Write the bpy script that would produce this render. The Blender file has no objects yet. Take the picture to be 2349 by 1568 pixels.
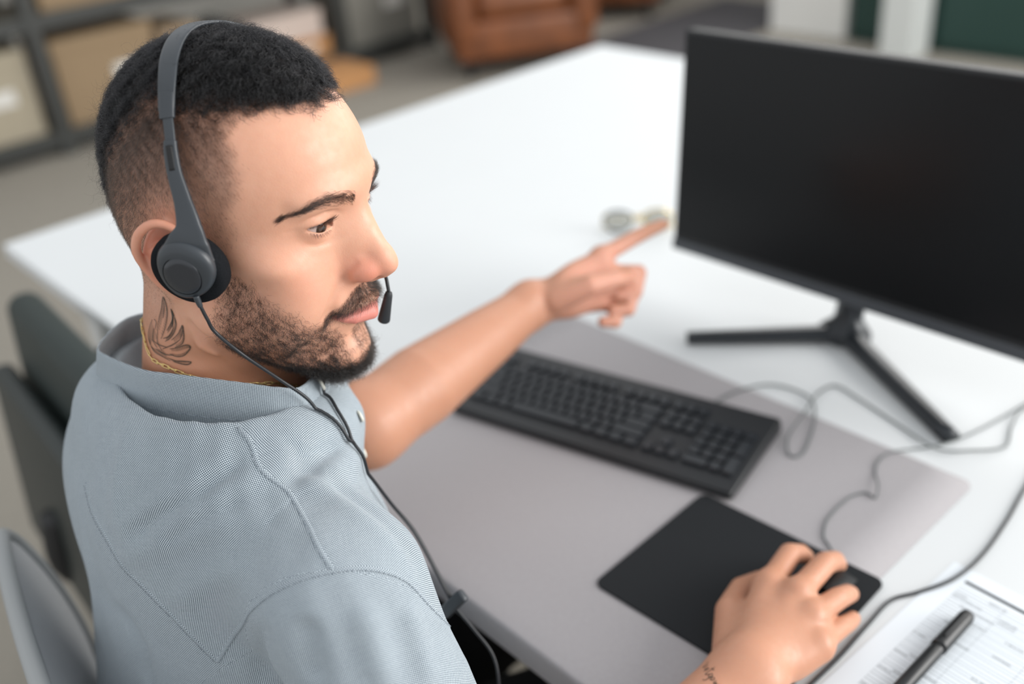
import bpy, bmesh, math, random
import numpy as np
from mathutils import Matrix, Vector
import openvdb

scene = bpy.context.scene
COL = scene.collection
R = math.radians

# ---------------------------------------------------------------- camera
CAM_LOC = np.array([0.3397, -0.4042, 1.4221])
CAM_YAW, CAM_PITCH, CAM_ROLL, CAM_F = 0.8744, 0.5221, -0.0981, 2281.38   # focal length in pixels of a 2349 px frame
def cam_axes():
    cy, sy = math.cos(CAM_YAW), math.sin(CAM_YAW)
    f = np.array([-sy*math.cos(CAM_PITCH), cy*math.cos(CAM_PITCH), -math.sin(CAM_PITCH)])
    r = np.array([cy, sy, 0.]); u = np.cross(r, f)
    c, s = math.cos(CAM_ROLL), math.sin(CAM_ROLL)
    return c*r+s*u, -s*r+c*u, f
_r, _u, _f = cam_axes()
cam_d = bpy.data.cameras.new('camera'); cam = bpy.data.objects.new('camera', cam_d); COL.objects.link(cam)
m = Matrix.Identity(4)
for i in range(3):
    m[i][0], m[i][1], m[i][2], m[i][3] = _r[i], _u[i], -_f[i], CAM_LOC[i]
cam.matrix_world = m
cam_d.sensor_width = 36.0; cam_d.lens = CAM_F/2349*36.0
cam_d.clip_start = 0.02
cam_d.dof.use_dof = True; cam_d.dof.focus_distance = 0.683; cam_d.dof.aperture_fstop = 2.35
scene.camera = cam

# ---------------------------------------------------------------- world, daylight, exposure
world = bpy.data.worlds.new('world'); scene.world = world; world.use_nodes = True
wb = world.node_tree.nodes['Background']; wb.inputs[0].default_value = (0.95, 0.975, 1.0, 1); wb.inputs[1].default_value = 0.60
def area_light(name, loc, target, sx, sy, power, col):
    d = bpy.data.lights.new(name, 'AREA'); d.shape = 'RECTANGLE'; d.size = sx; d.size_y = sy; d.energy = power; d.color = col
    o = bpy.data.objects.new(name, d); COL.objects.link(o); o.location = loc
    o.rotation_euler = (Vector(target)-Vector(loc)).to_track_quat('-Z', 'Y').to_euler()
    return o
area_light('window_daylight', (2.9, 2.6, 2.2), (-0.3, 0.0, 1.0), 2.8, 2.4, 132, (1.0, 0.98, 0.955))
area_light('far_window_daylight', (-0.9, 4.4, 2.4), (-0.5, 0.5, 0.8), 4.4, 2.0, 62, (1.0, 0.97, 0.93))
scene.view_settings.view_transform = 'Standard'; scene.view_settings.look = 'None'
scene.view_settings.gamma = 1.0; scene.view_settings.use_curve_mapping = False
scene.view_settings.exposure = 0.70

# ---------------------------------------------------------------- object helpers
def tag(o, label=None, cat=None, group=None, kind=None):
    if label: o['label'] = label
    if cat: o['category'] = cat
    if group: o['group'] = group
    if kind: o['kind'] = kind
    return o
def empty(name, loc=(0, 0, 0), rot=(0, 0, 0), parent=None):
    o = bpy.data.objects.new(name, None); COL.objects.link(o); o.empty_display_size = 0.05
    o.location = loc; o.rotation_euler = rot
    if parent: o.parent = parent
    return o
def link(name, me, mat=None, parent=None, smooth=True):
    o = bpy.data.objects.new(name, me); COL.objects.link(o)
    if mat and not me.materials: me.materials.append(mat)
    if smooth and me.polygons: me.polygons.foreach_set('use_smooth', np.ones(len(me.polygons), bool))
    if parent: o.parent = parent
    return o
def mesh_np(name, V, F):
    me = bpy.data.meshes.new(name)
    V = np.asarray(V, np.float32); F = np.asarray(F, np.int32); n = F.shape[1]
    me.vertices.add(len(V)); me.vertices.foreach_set('co', V.ravel())
    me.loops.add(F.size); me.loops.foreach_set('vertex_index', F.ravel())
    me.polygons.add(len(F)); me.polygons.foreach_set('loop_start', np.arange(0, F.size, n, dtype=np.int32))
    me.polygons.foreach_set('loop_total', np.full(len(F), n, np.int32))
    me.update(calc_edges=True); return me
def from_bm(name, bm):
    me = bpy.data.meshes.new(name); bm.to_mesh(me); bm.free(); return me
def rbox(sx, sy, sz, bev=0.0, seg=2, center=(0, 0, 0), rot=None):
    bm = bmesh.new(); bmesh.ops.create_cube(bm, size=1.0)
    bmesh.ops.scale(bm, vec=(sx, sy, sz), verts=bm.verts)
    if bev > 0: bmesh.ops.bevel(bm, geom=bm.edges[:]+bm.verts[:], offset=bev, segments=seg, profile=0.5, affect='EDGES')
    if rot is not None: bmesh.ops.rotate(bm, cent=(0, 0, 0), matrix=rot, verts=bm.verts)
    bmesh.ops.translate(bm, vec=center, verts=bm.verts)
    return bm
def rplate(sx, sy, th, rad, seg=8, bev=0.0006):
    """flat plate with rounded corners, top at z=th"""
    pts = []
    for cx, cy, a0 in ((sx/2-rad, sy/2-rad, 0), (-sx/2+rad, sy/2-rad, 90), (-sx/2+rad, -sy/2+rad, 180), (sx/2-rad, -sy/2+rad, 270)):
        for i in range(seg+1):
            a = R(a0+90*i/seg); pts.append((cx+rad*math.cos(a), cy+rad*math.sin(a)))
    bm = bmesh.new()
    f = bm.faces.new([bm.verts.new((x, y, 0)) for x, y in pts])
    r = bmesh.ops.extrude_face_region(bm, geom=[f])
    bmesh.ops.translate(bm, vec=(0, 0, th), verts=[v for v in r['geom'] if isinstance(v, bmesh.types.BMVert)])
    bmesh.ops.recalc_face_normals(bm, faces=bm.faces)
    if bev > 0:
        ed = [e for e in bm.edges if abs(e.verts[0].co.z-e.verts[1].co.z) < 1e-7]
        bmesh.ops.bevel(bm, geom=ed, offset=bev, segments=2, affect='EDGES')
    return bm
def catmull(P, n=8, closed=False):
    P = [np.asarray(p, float) for p in P]; out = []
    m_ = len(P); rng = range(m_ if closed else m_-1)
    for i in rng:
        if closed: a, b, c, d = P[(i-1) % m_], P[i], P[(i+1) % m_], P[(i+2) % m_]
        else: a, b, c, d = P[max(i-1, 0)], P[i], P[i+1], P[min(i+2, m_-1)]
        for k in range(n):
            t = k/n
            out.append(0.5*((2*b)+(c-a)*t+(2*a-5*b+4*c-d)*t*t+(3*b-a-3*c+d)*t**3))
    if not closed: out.append(P[-1])
    return np.array(out)
def tube_np(path, rad, sides=8, closed=False, cap=True, flat=None, up=None):
    """tube along a path; rad scalar or per-point; flat=(w,h) ellipse factors"""
    P = np.asarray(path, float); n = len(P); rad = np.broadcast_to(np.asarray(rad, float), (n,))
    T = np.gradient(P, axis=0) if not closed else (np.roll(P, -1, 0)-np.roll(P, 1, 0))
    T /= np.linalg.norm(T, axis=1)[:, None]+1e-12
    a = np.array([0, 0, 1.]) if up is None else np.asarray(up, float)
    if abs(T[0]@a) > 0.95: a = np.array([1., 0, 0])
    N = np.zeros_like(P); v = a-(a@T[0])*T[0]; N[0] = v/np.linalg.norm(v)
    for i in range(1, n):
        if up is not None: v = np.asarray(up, float)-(np.asarray(up, float)@T[i])*T[i]
        else: v = N[i-1]-(N[i-1]@T[i])*T[i]
        N[i] = v/(np.linalg.norm(v)+1e-12)
    B = np.cross(T, N); w, hh = flat or (1, 1)
    ang = np.linspace(0, 2*math.pi, sides, endpoint=False)
    V = (P[:, None, :]+rad[:, None, None]*(w*np.cos(ang)[None, :, None]*B[:, None, :]+hh*np.sin(ang)[None, :, None]*N[:, None, :])).reshape(-1, 3)
    F = []
    for i in range(n if closed else n-1):
        j = (i+1) % n
        for k in range(sides):
            l = (k+1) % sides; F.append((i*sides+k, i*sides+l, j*sides+l, j*sides+k))
    if cap and not closed:
        V = np.vstack([V, P[0], P[-1]]); c0, c1 = len(V)-2, len(V)-1
        for k in range(sides):
            l = (k+1) % sides; F.append((c0, l, k, k)); F.append((c1, (n-1)*sides+k, (n-1)*sides+l, (n-1)*sides+l))
    return V, F
def mesh_mixed(name, V, F):
    me = bpy.data.meshes.new(name)
    F = [tuple(dict.fromkeys(f)) for f in F]
    me.from_pydata([tuple(v) for v in V], [], F); me.update(); return me
def tube(name, path, rad, mat, parent=None, sides=8, closed=False, flat=None, up=None):
    V, F = tube_np(path, rad, sides, closed, True, flat, up)
    return link(name, mesh_mixed(name, V, F), mat, parent)
def lathe_bm(prof, seg=32):
    """profile [(r,z)...] revolved about z"""
    bm = bmesh.new(); rings = []
    for r, z in prof:
        if r < 1e-6: rings.append([bm.verts.new((0, 0, z))])
        else: rings.append([bm.verts.new((r*math.cos(2*math.pi*i/seg), r*math.sin(2*math.pi*i/seg), z)) for i in range(seg)])
    for a, b in zip(rings, rings[1:]):
        for i in range(seg):
            j = (i+1) % seg
            vs = [a[i % len(a)], a[j % len(a)], b[j % len(b)], b[i % len(b)]]
            vs = list(dict.fromkeys(vs))
            if len(vs) > 2: bm.faces.new(vs)
    bmesh.ops.recalc_face_normals(bm, faces=bm.faces)
    return bm

# ---------------------------------------------------------------- material helpers
def s2l(c): return tuple((x/12.92 if x <= 0.04045 else ((x+0.055)/1.055)**2.4) for x in c)
def rgb(r, g, b): return s2l((r/255, g/255, b/255))+(1,)
class NT:
    def __init__(s, name):
        s.m = bpy.data.materials.new(name); s.m.use_nodes = True; s.t = s.m.node_tree; s.b = s.t.nodes['Principled BSDF']; s.out = s.t.nodes['Material Output']
    def n(s, typ, **kw):
        nd = s.t.nodes.new(typ)
        for k, v in kw.items(): setattr(nd, k, v)
        return nd
    def l(s, a, b): s.t.links.new(a, b)
    def v(s, x):
        nd = s.n('ShaderNodeValue'); nd.outputs[0].default_value = x; return nd.outputs[0]
    def math(s, op, a, b=None, c=None, clamp=False):
        nd = s.n('ShaderNodeMath', operation=op, use_clamp=clamp)
        for i, x in enumerate((a, b, c)):
            if x is None: continue
            if isinstance(x, (int, float)): nd.inputs[i].default_value = x
            else: s.l(x, nd.inputs[i])
        return nd.outputs[0]
    def mix(s, fac, a, b, mode='MIX'):
        nd = s.n('ShaderNodeMix', data_type='RGBA', blend_type=mode)
        for i, x in ((0, fac), (6, a), (7, b)):
            if isinstance(x, (int, float)): nd.inputs[i].default_value = x
            elif isinstance(x, tuple): nd.inputs[i].default_value = x
            else: s.l(x, nd.inputs[i])
        return nd.outputs[2]
    def attr(s, name): return s.n('ShaderNodeAttribute', attribute_name=name).outputs['Fac']
    def coord(s, which='Object'): return s.n('ShaderNodeTexCoord').outputs[which]
    def noise(s, vec, scale, detail=3, rough=0.5):
        nd = s.n('ShaderNodeTexNoise'); nd.inputs['Scale'].default_value = scale; nd.inputs['Detail'].default_value = detail; nd.inputs['Roughness'].default_value = rough
        s.l(vec, nd.inputs['Vector']); return nd.outputs[0]
    def ramp(s, x, lo, hi, a=0., b=1.):
        nd = s.n('ShaderNodeMapRange', interpolation_type='SMOOTHSTEP'); s.l(x, nd.inputs[0])
        for i, vv in enumerate((lo, hi, a, b)): nd.inputs[i+1].default_value = vv
        return nd.outputs[0]
    def bump(s, h, strength, dist=0.001):
        nd = s.n('ShaderNodeBump'); nd.inputs['Strength'].default_value = strength; nd.inputs['Distance'].default_value = dist
        s.l(h, nd.inputs['Height']); s.l(nd.outputs[0], s.b.inputs['Normal'])
    def base(s, c, rough=0.5, metal=0., spec=0.5):
        if isinstance(c, tuple): s.b.inputs['Base Color'].default_value = c
        else: s.l(c, s.b.inputs['Base Color'])
        if isinstance(rough, (int, float)): s.b.inputs['Roughness'].default_value = rough
        else: s.l(rough, s.b.inputs['Roughness'])
        s.b.inputs['Metallic'].default_value = metal; s.b.inputs['Specular IOR Level'].default_value = spec
        return s.m
def plain(name, c, rough=0.5, metal=0., spec=0.5, nscale=0., namt=0.08, bump=0., bscale=400.):
    t = NT(name)
    if nscale:
        f = t.noise(t.coord(), nscale, 4)
        d = tuple(x*(1-namt) for x in c[:3])+(1,); e = tuple(min(1, x*(1+namt)) for x in c[:3])+(1,)
        c = t.mix(f, d, e)
    t.base(c, rough, metal, spec)
    if bump: t.bump(t.noise(t.coord(), bscale, 3), bump, 0.0005)
    return t.m
# ---------------------------------------------------------------- implicit surfaces (skin, cloth) -> one continuous mesh
def sdE(c, r, rot=None):
    c = np.asarray(c, np.float32); r = np.asarray(r, np.float32)
    def fn(X):
        q = X-c
        if rot is not None: q = q@rot
        k0 = np.sqrt(((q/r)**2).sum(-1)); k1 = np.sqrt(((q/(r*r))**2).sum(-1))
        return np.where(k1 > 1e-9, k0*(k0-1)/np.maximum(k1, 1e-9), -r.min())
    return fn, c, float(r.max())
def sdRC(a, b, ra, rb):
    a = np.asarray(a, np.float32); b = np.asarray(b, np.float32); ab = b-a; L2 = float(ab@ab)
    def fn(X):
        q = X-a; t = np.clip((q@ab)/L2, 0, 1)
        return np.linalg.norm(q-t[..., None]*ab, axis=-1)-(ra+(rb-ra)*t)
    return fn, (a+b)/2, float(np.linalg.norm(ab)/2+max(ra, rb))
def sdCurve(P, rad, flat=None):
    """tube through points with radii (min over round cones)"""
    P = [np.asarray(p, np.float32) for p in P]; rad = [float(x) for x in np.broadcast_to(rad, (len(P),))]
    segs = [sdRC(P[i], P[i+1], rad[i], rad[i+1])[0] for i in range(len(P)-1)]
    A = np.array(P); c = (A.min(0)+A.max(0))/2
    def fn(X):
        d = segs[0](X)
        for s in segs[1:]: d = np.minimum(d, s(X))
        return d
    return fn, c, float(np.linalg.norm(A-c, axis=1).max()+max(rad))
def eul(x=0, y=0, z=0):
    """rotation matrix for q@rot (local axes in columns)"""
    return np.array((Matrix.Rotation(R(z), 3, 'Z')@Matrix.Rotation(R(y), 3, 'Y')@Matrix.Rotation(R(x), 3, 'X')), np.float32)
def axes_rot(d, up=(0, 0, 1)):
    """columns: y axis along d, z near up"""
    d = np.asarray(d, float); d = d/np.linalg.norm(d); up = np.asarray(up, float)
    x = np.cross(d, up); x /= np.linalg.norm(x); z = np.cross(x, d)
    return np.stack([x, d, z], 1).astype(np.float32)
class Field:
    def __init__(s): s.ops = []; s.frames = {None: None}
    def frame(s, name, Rm, t): s.frames[name] = (np.asarray(Rm, np.float32), np.asarray(t, np.float32))
    def add(s, prim, k=0.01, op='u', fr=None, sym=False):
        fn, c, br = prim; c = np.asarray(c, np.float32)
        cs = [c] if not sym else [c*np.array([1, 1, 1], np.float32), c*np.array([-1, 1, 1], np.float32)]
        F = s.frames[fr]; cw = [(F[0]@q+F[1]) if F else q for q in cs]
        s.ops.append((fn, cw, br, k, op, fr, sym))
    def ev(s, X, center=None, rad=None):
        X = X.astype(np.float32); d = np.full(len(X), 1.0, np.float32); loc = {}
        for fn, cw, br, k, op, fr, sym in s.ops:
            if center is not None and min(np.linalg.norm(center-c) for c in cw) > br+rad+abs(k)*1.2+0.012: continue
            key = (fr, sym)
            if key not in loc:
                F = s.frames[fr]; Q = X if F is None else (X-F[1])@F[0]
                if sym: Q = np.concatenate([np.abs(Q[:, :1]), Q[:, 1:]], 1)
                loc[key] = Q
            e = fn(loc[key])
            if op == 'u':
                if k <= 1e-6: d = np.minimum(d, e)
                else:
                    h = np.clip(0.5+0.5*(e-d)/k, 0, 1); d = (e*(1-h)+d*h)-k*h*(1-h)
            elif op == 's':
                if k <= 1e-6: d = np.maximum(d, -e)
                else:
                    h = np.clip(0.5-0.5*(d+e)/k, 0, 1); d = d*(1-h)+(-e)*h+k*h*(1-h)
            elif op == 'd': d = d+e            # displacement, positive is inwards
            elif op == 'i':
                if k <= 1e-6: d = np.maximum(d, e)
                else:
                    h = np.clip(0.5-0.5*(e-d)/k, 0, 1); d = (e*(1-h)+d*h)+k*h*(1-h)
        return d
    def mesh(s, lo, hi, vox, B=24, keep=None):
        lo = np.asarray(lo, float); hi = np.asarray(hi, float); nb = np.ceil((hi-lo)/(vox*B)).astype(int)
        g = openvdb.FloatGrid(); g.background = 0.02; half = vox*B/2*1.7321
        ax = np.arange(B); I = np.stack(np.meshgrid(ax, ax, ax, indexing='ij'), -1).reshape(-1, 3)
        idx = np.stack(np.meshgrid(*[np.arange(n) for n in nb], indexing='ij'), -1).reshape(-1, 3)
        Cn = lo+(idx+0.5)*B*vox; cnt = 0
        g4 = (np.stack(np.meshgrid(*[np.arange(4)]*3, indexing='ij'), -1).reshape(-1, 3)-1.5)/4*B*vox
        lim = B*vox/8*1.7321+0.004
        for b, c in zip(idx, Cn):
            dc = s.ev(c+g4, c.astype(np.float32), half)
            if dc.min() > lim: continue
            if dc.max() < -lim:
                g.fill(tuple(int(q) for q in b*B), tuple(int(q) for q in b*B+B-1), -0.02); continue
            if keep is not None and not keep(c): continue
            X = lo+(b*B+I)*vox
            d = s.ev(X, c.astype(np.float32), half)
            if d.min() > 0.008: continue
            g.copyFromArray(np.clip(d, -0.02, 0.02).reshape(B, B, B).astype(np.float32), ijk=tuple(int(q) for q in b*B)); cnt += 1
        pts, quads = g.convertToQuads(0.0)
        V = lo+np.asarray(pts, float)*vox
        return V, np.asarray(quads, np.int64)
    def project(s, V, it=2, eps=0.0006):
        """pull vertices exactly on the zero level (chunked by location)"""
        V = V.copy(); cell = np.floor(V/0.04).astype(int)
        _, inv = np.unique(cell, axis=0, return_inverse=True); inv = inv.ravel(); order = np.argsort(inv); cuts = np.flatnonzero(np.diff(inv[order]))+1
        for ch in np.split(order, cuts):
            X = V[ch]; c = X.mean(0).astype(np.float32); rr = 0.045
            for _ in range(it):
                n = len(X); E = np.concatenate([X, X+[eps, 0, 0], X+[0, eps, 0], X+[0, 0, eps]])
                d = s.ev(E, c, rr); d0 = d[:n]; G = np.stack([d[n:2*n]-d0, d[2*n:3*n]-d0, d[3*n:]-d0], 1)/eps
                g2 = np.maximum((G*G).sum(1), 0.25)
                st = np.clip(d0/g2, -0.001, 0.001)
                X = X-G*st[:, None]
            V[ch] = X
        return V
def largest_island(V, F):
    n = len(V); lab = np.arange(n)
    E = np.concatenate([F[:, [0, 1]], F[:, [1, 2]], F[:, [2, 3]], F[:, [3, 0]]])
    while True:
        m_ = np.minimum(lab[E[:, 0]], lab[E[:, 1]]); new = lab.copy()
        np.minimum.at(new, E[:, 0], m_); np.minimum.at(new, E[:, 1], m_)
        new = new[new]
        if (new == lab).all(): break
        lab = new
    vals, cnt = np.unique(lab, return_counts=True); keep = lab == vals[cnt.argmax()]
    idx = np.cumsum(keep)-1
    return V[keep], idx[F[keep[F[:, 0]]]]
def vnormals(V, F):
    N = np.zeros_like(V); fn = np.cross(V[F[:, 2]]-V[F[:, 0]], V[F[:, 3]]-V[F[:, 1]])
    for k in range(4): np.add.at(N, F[:, k], fn)
    return N/(np.linalg.norm(N, axis=1)[:, None]+1e-20)
def set_attr(me, name, val):
    a = me.attributes.new(name, 'FLOAT', 'POINT'); a.data.foreach_set('value', np.asarray(val, np.float32))
def sstep(x, a, b):
    t = np.clip((x-a)/(b-a), 0, 1); return t*t*(3-2*t)
# ---------------------------------------------------------------- the person: skin
HEAD_LOC = np.array([-0.2997, -0.1084, 1.1553])
def R3(a, b, c):
    Rz = np.array([[math.cos(a), -math.sin(a), 0], [math.sin(a), math.cos(a), 0], [0, 0, 1]])
    Rx = np.array([[1, 0, 0], [0, math.cos(b), -math.sin(b)], [0, math.sin(b), math.cos(b)]])
    Ry = np.array([[math.cos(c), 0, math.sin(c)], [0, 1, 0], [-math.sin(c), 0, math.cos(c)]])
    return Rz@Rx@Ry
HEAD_R = R3(-1.0903, -0.1663, -0.0389)
HEAD_M = Matrix.LocRotScale(Vector(HEAD_LOC), Matrix(HEAD_R.tolist()), None)
def h2w(p): return HEAD_R@(np.asarray(p, float)/1000.0)+HEAD_LOC      # head millimetres -> world metres
def w2h(X): return (np.asarray(X, float)-HEAD_LOC)@HEAD_R             # world metres -> head metres
mm = lambda *a: tuple(x/1000.0 for x in a)

body = Field(); body.frame('h', HEAD_R, HEAD_LOC)
def hE(c, r, k, op='u', sym=False, rot=None): body.add(sdE(mm(*c), mm(*r), rot), k/1000, op, 'h', sym)
def hC(P, rad, k, op='u', sym=False): body.add(sdCurve([mm(*q) for q in P], [x/1000 for x in np.broadcast_to(rad, (len(P),))]), k/1000, op, 'h', sym)
# skull and face masses
hE((0, -9, 44), (74, 91, 86), 1)
hE((0, 30, 50), (55, 56.5, 49), 24)
hE((0, -44, 2), (56, 46, 46), 22)
hE((0, 38, -6), (59, 50, 60), 20)
hE((47, 46, 0), (20, 26, 13), 14, sym=True, rot=eul(z=-28))
hE((36, 60, -26), (25, 24, 30), 16, sym=True)
hC([(59, 0, -4), (55, 8, -50)], [11, 12], 18, sym=True)
hC([(52, 10, -56), (34, 50, -78), (13, 76, -88)], [13, 13, 14], 20, sym=True)
hE((42, 40, -46), (19, 34, 26), 16, sym=True)
hE((0, 70, -42), (33, 28, 29), 15)
hE((0, 82.5, -86), (17, 16, 15.5), 10)
hE((0, 38, -66), (42, 46, 24), 16)
# brow, sockets
hE((24, 77, 45), (24, 12, 9), 11, sym=True, rot=eul(z=-20, y=8))
hE((0, 84, 42), (12, 9, 13), 11)
hE((36, 98, 25), (17, 17, 10), 12, 's', sym=True)
# nose
hE((8, 83, 0), (11, 18, 27), 10, sym=True, rot=eul(z=0))
hC([(0, 85, 34), (0, 95, 17), (0, 105.5, -1)], [6.5, 7.5, 9], 8)
hE((0, 108.5, -8), (10, 12, 9.5), 8)
hC([(0, 109, -15), (0, 100, -20)], [4.5, 5.5], 5)
hE((13, 99, -11.5), (7.5, 11.5, 8.5), 6, sym=True, rot=eul(z=12))
hC([(19.5, 97, -3.5), (22.5, 93, -9), (21.5, 91, -18)], [.8, 1.2, 1.0], 5, 's', sym=True)
hE((7, 105, -18.5), (4, 6.5, 4.5), 2.5, 's', sym=True)
# philtrum, lips
hC([(26, 87, -44.5), (17, 93.8, -42), (8, 98.8, -40.6), (0, 100, -40.8)], [1.8, 3.4, 4.2, 4.2], 6, sym=True)
hC([(25.5, 87.5, -46.5), (14, 94, -50), (0, 100, -51)], [1.6, 4.8, 6.0], 3.5, sym=True)
hC([(29, 87.5, -45.0), (15, 99, -45.4), (0, 107, -45.0)], [1.2, .9, .9], 2.2, 's', sym=True)
hE((0, 99.5, -65), (16, 6, 6), 8, 's')
hE((31, 88, -45), (3.5, 4, 6), 6, 's', sym=True)
# nasolabial fold
hC([(24, 93, -18), (31, 88, -30), (36, 84, -42)], [1.0, 1.6, 1.0], 7, 's', sym=True)
# eyelids: a shell over the eyeball, opened by the slit
EYE = (30.8, 69.0, 25.5)
hE(EYE, (13.9, 13.9, 13.4), 4, sym=True)
LID_IN, LID_OUT = -60.0, 72.0
def lid_curves(a):
    u = np.clip((a-LID_IN)/(LID_OUT-LID_IN), 0, 1); tilt = -2.5+5.0*u
    return tilt+15.5*np.clip(np.sin(np.pi*u**0.85), 0, 1)**0.8, tilt-16.5*np.clip(np.sin(np.pi*u**1.1), 0, 1)**0.8
def eye_slit():
    c = np.array(mm(*EYE), np.float32)
    def fn(X):
        q = X-c; a = np.degrees(np.arctan2(q[:, 0], q[:, 1])); r = np.linalg.norm(q, axis=1)
        e = np.degrees(np.arcsin(np.clip(q[:, 2]/np.maximum(r, 1e-6), -1, 1)))
        up, lo = lid_curves(a)
        f = np.maximum(e-up, lo-e)*0.000235
        f = np.maximum(f, np.maximum(LID_IN-a, a-LID_OUT)*0.000235)
        return np.maximum(np.maximum(f, 0.0105-r), r-0.0152)
    return fn, np.array(mm(EYE[0], EYE[1]+10, EYE[2])), 0.018
body.add(eye_slit(), 0.0009, 's', 'h', True)
def groove(P2, depth, width, ymin=55):
    """a soft crease drawn on the front of the face along x,z millimetre points"""
    P = [np.array(q, np.float32)/1000 for q in P2]; A = np.array(P); c = A.mean(0)
    def fn(X):
        q = X[:, [0, 2]]; best = np.full(len(q), 1.0, np.float32); tt = np.zeros(len(q), np.float32); n = len(P)-1
        for i in range(n):
            ab = P[i+1]-P[i]; t = np.clip(((q-P[i])@ab)/(ab@ab), 0, 1); dd = np.linalg.norm(q-P[i]-t[:, None]*ab, axis=1)
            m_ = dd < best; best = np.where(m_, dd, best); tt = np.where(m_, (i+t)/n, tt)
        return depth/1000*np.exp(-(best/(width/1000))**2)*np.sin(np.pi*np.clip(tt*0.9+0.05, 0, 1))*(X[:, 1] > ymin/1000)
    return fn, np.array([c[0], 0.085, c[1]]), float(np.linalg.norm(A-c, axis=1).max()+width*2.5/1000+0.03)
body.add(groove([(18, 31), (24, 35), (33, 36.5), (41, 34), (48, 29)], 1.1, 1.5), 0, 'd', 'h', True)      # upper lid crease
body.add(groove([(19, 16), (27, 12.5), (36, 12), (44, 15)], 0.7, 2.2), 0, 'd', 'h', True)                # under the lower lid
body.add(groove([(46, 27), (53, 24)], 0.6, 1.8), 0, 'd', 'h', True)                                      # outer corner
# ears
EARROT = eul(z=22, y=-6)
hE((77, -10, 0), (5, 17, 25), 5, sym=True, rot=EARROT)
hE((84, -9, 6), (7.5, 11.5, 17), 3, 's', sym=True, rot=EARROT)
_hx = catmull([(73, 5, 2, 2.4), (76.5, 4, 15, 2.8), (80, -5, 24.5, 3.0), (84.5, -15, 26, 3.1), (88.5, -23.5, 18, 3.2), (89, -26, 5, 3.1), (85, -21.5, -9, 3.0), (80, -13, -20, 3.4), (76, -6, -25, 4.0)], 3)
hC([tuple(q[:3]) for q in _hx], _hx[:, 3], 2.5, sym=True)
hC([(82, -17, -8), (83.5, -17, 4), (81.5, -11, 13)], [2.2, 2.6, 2.2], 3.5, sym=True)
hE((75, -6, -25), (4, 7, 7), 3, sym=True)
# neck and shoulders
NB = np.array([-0.328, -0.158, 1.0])
nk0 = h2w((0, -26, -18))
body.add(sdRC(nk0+[.002, .002, 0], NB+[0.0, 0.004, 0.02], 0.053, 0.0545), 0.022)
body.add(sdRC(h2w((0, 8, -62)), NB+[0.012, 0.045, 0.0], 0.036, 0.042), 0.02)
stern = np.array([-0.312, -0.088, 0.972])
mas = h2w((60, -20, -26)); mid = 0.5*(mas+stern)+np.array([0.016, 0.004, 0.0])
body.add(sdCurve([mas, mid, stern], [.013, .0115, .008]), 0.010)
masL = h2w((-60, -20, -26)); stl = stern+np.array([-0.03, -0.004, 0])
body.add(sdCurve([masL+np.array([.012, -.010, -.004]), 0.5*(masL+stl)+np.array([.012, -.012, 0]), stl], [.011, .010, .007]), 0.022)
# skin folds of the turned neck
def fold(P, depth, width, fr='h'):
    Q = np.array([mm(*q) for q in P], np.float32); f0 = sdCurve(Q, 0.0)
    L_ = np.linalg.norm(Q[-1]-Q[0])/2; c = (Q[0]+Q[-1])/2
    def fn(X):
        d = f0[0](X); e = np.clip(1.15-np.linalg.norm(X-c, axis=1)/L_*0.9, 0, 1)
        return depth/1000*np.exp(-(d/(width/1000))**2)*np.clip(e*2.2, 0, 1)
    body.add((fn, f0[1], f0[2]+width*2.5/1000), 0, 'd', fr)
fold([(67.5, -6, -56), (66, 8, -65), (54, 23, -86), (42, 37, -100)], 4.0, 4.0)
fold([(70, -13, -82), (67, 5, -92), (62, 21, -100)], 3.0, 4.5)
fold([(70, -4, -70), (63, 14, -82), (52, 32, -98)], -3.2, 5.5)
RS = np.array([-0.125, -0.178, 0.952]); LS = np.array([-0.520, -0.150, 0.925])
for S_ in (RS, LS):
    body.add(sdRC(NB+(S_-NB)*0.12+[0, -0.004, -0.012], S_+[0, 0, -0.016], 0.030, 0.032), 0.022)
body.add(sdE((-0.328, -0.160, 0.955), (0.085, 0.050, 0.045)), 0.04)      # upper chest; the shirt covers the rest
# right arm, wrist and hand on the mouse
RE = np.array([0.002, -0.200, 0.722]); RW = np.array([0.020, 0.072, 0.782])
body.add(sdCurve([RS+[0, 0, -.012], 0.5*(RS+RE), RE], [.040, .042, .037]), 0.03)
body.add(sdCurve([RE, RE+(RW-RE)*0.3+[0.004, 0, 0], RW], [.038, .041, .0255]), 0.02)
body.add(sdE(RW+[0.004, 0.0, 0], (0.031, 0.030, 0.022)), 0.012)
def hand(J, wrist, back, palm_r, k=0.007):
    """J: finger -> joint list from the knuckle to the tip with radii; a palm between wrist and knuckles"""
    for nm, (pts, rad) in J.items():
        body.add(sdCurve(pts, rad), k if nm == 'thumb' else 0.0045)
    for nm in ('index', 'middle', 'ring', 'pinky'):
        K = np.asarray(J[nm][0][0]); w = wrist+(K-wrist)*0.12
        body.add(sdCurve([w, w+(K-w)*0.55-np.asarray(back)*0.004, K-np.asarray(back)*0.002], [palm_r*1.15, palm_r*1.05, palm_r*0.82]), 0.010)
        body.add(sdE(K+np.asarray(back)*0.0035, (0.0085, 0.0085, 0.008)), 0.006)
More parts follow.
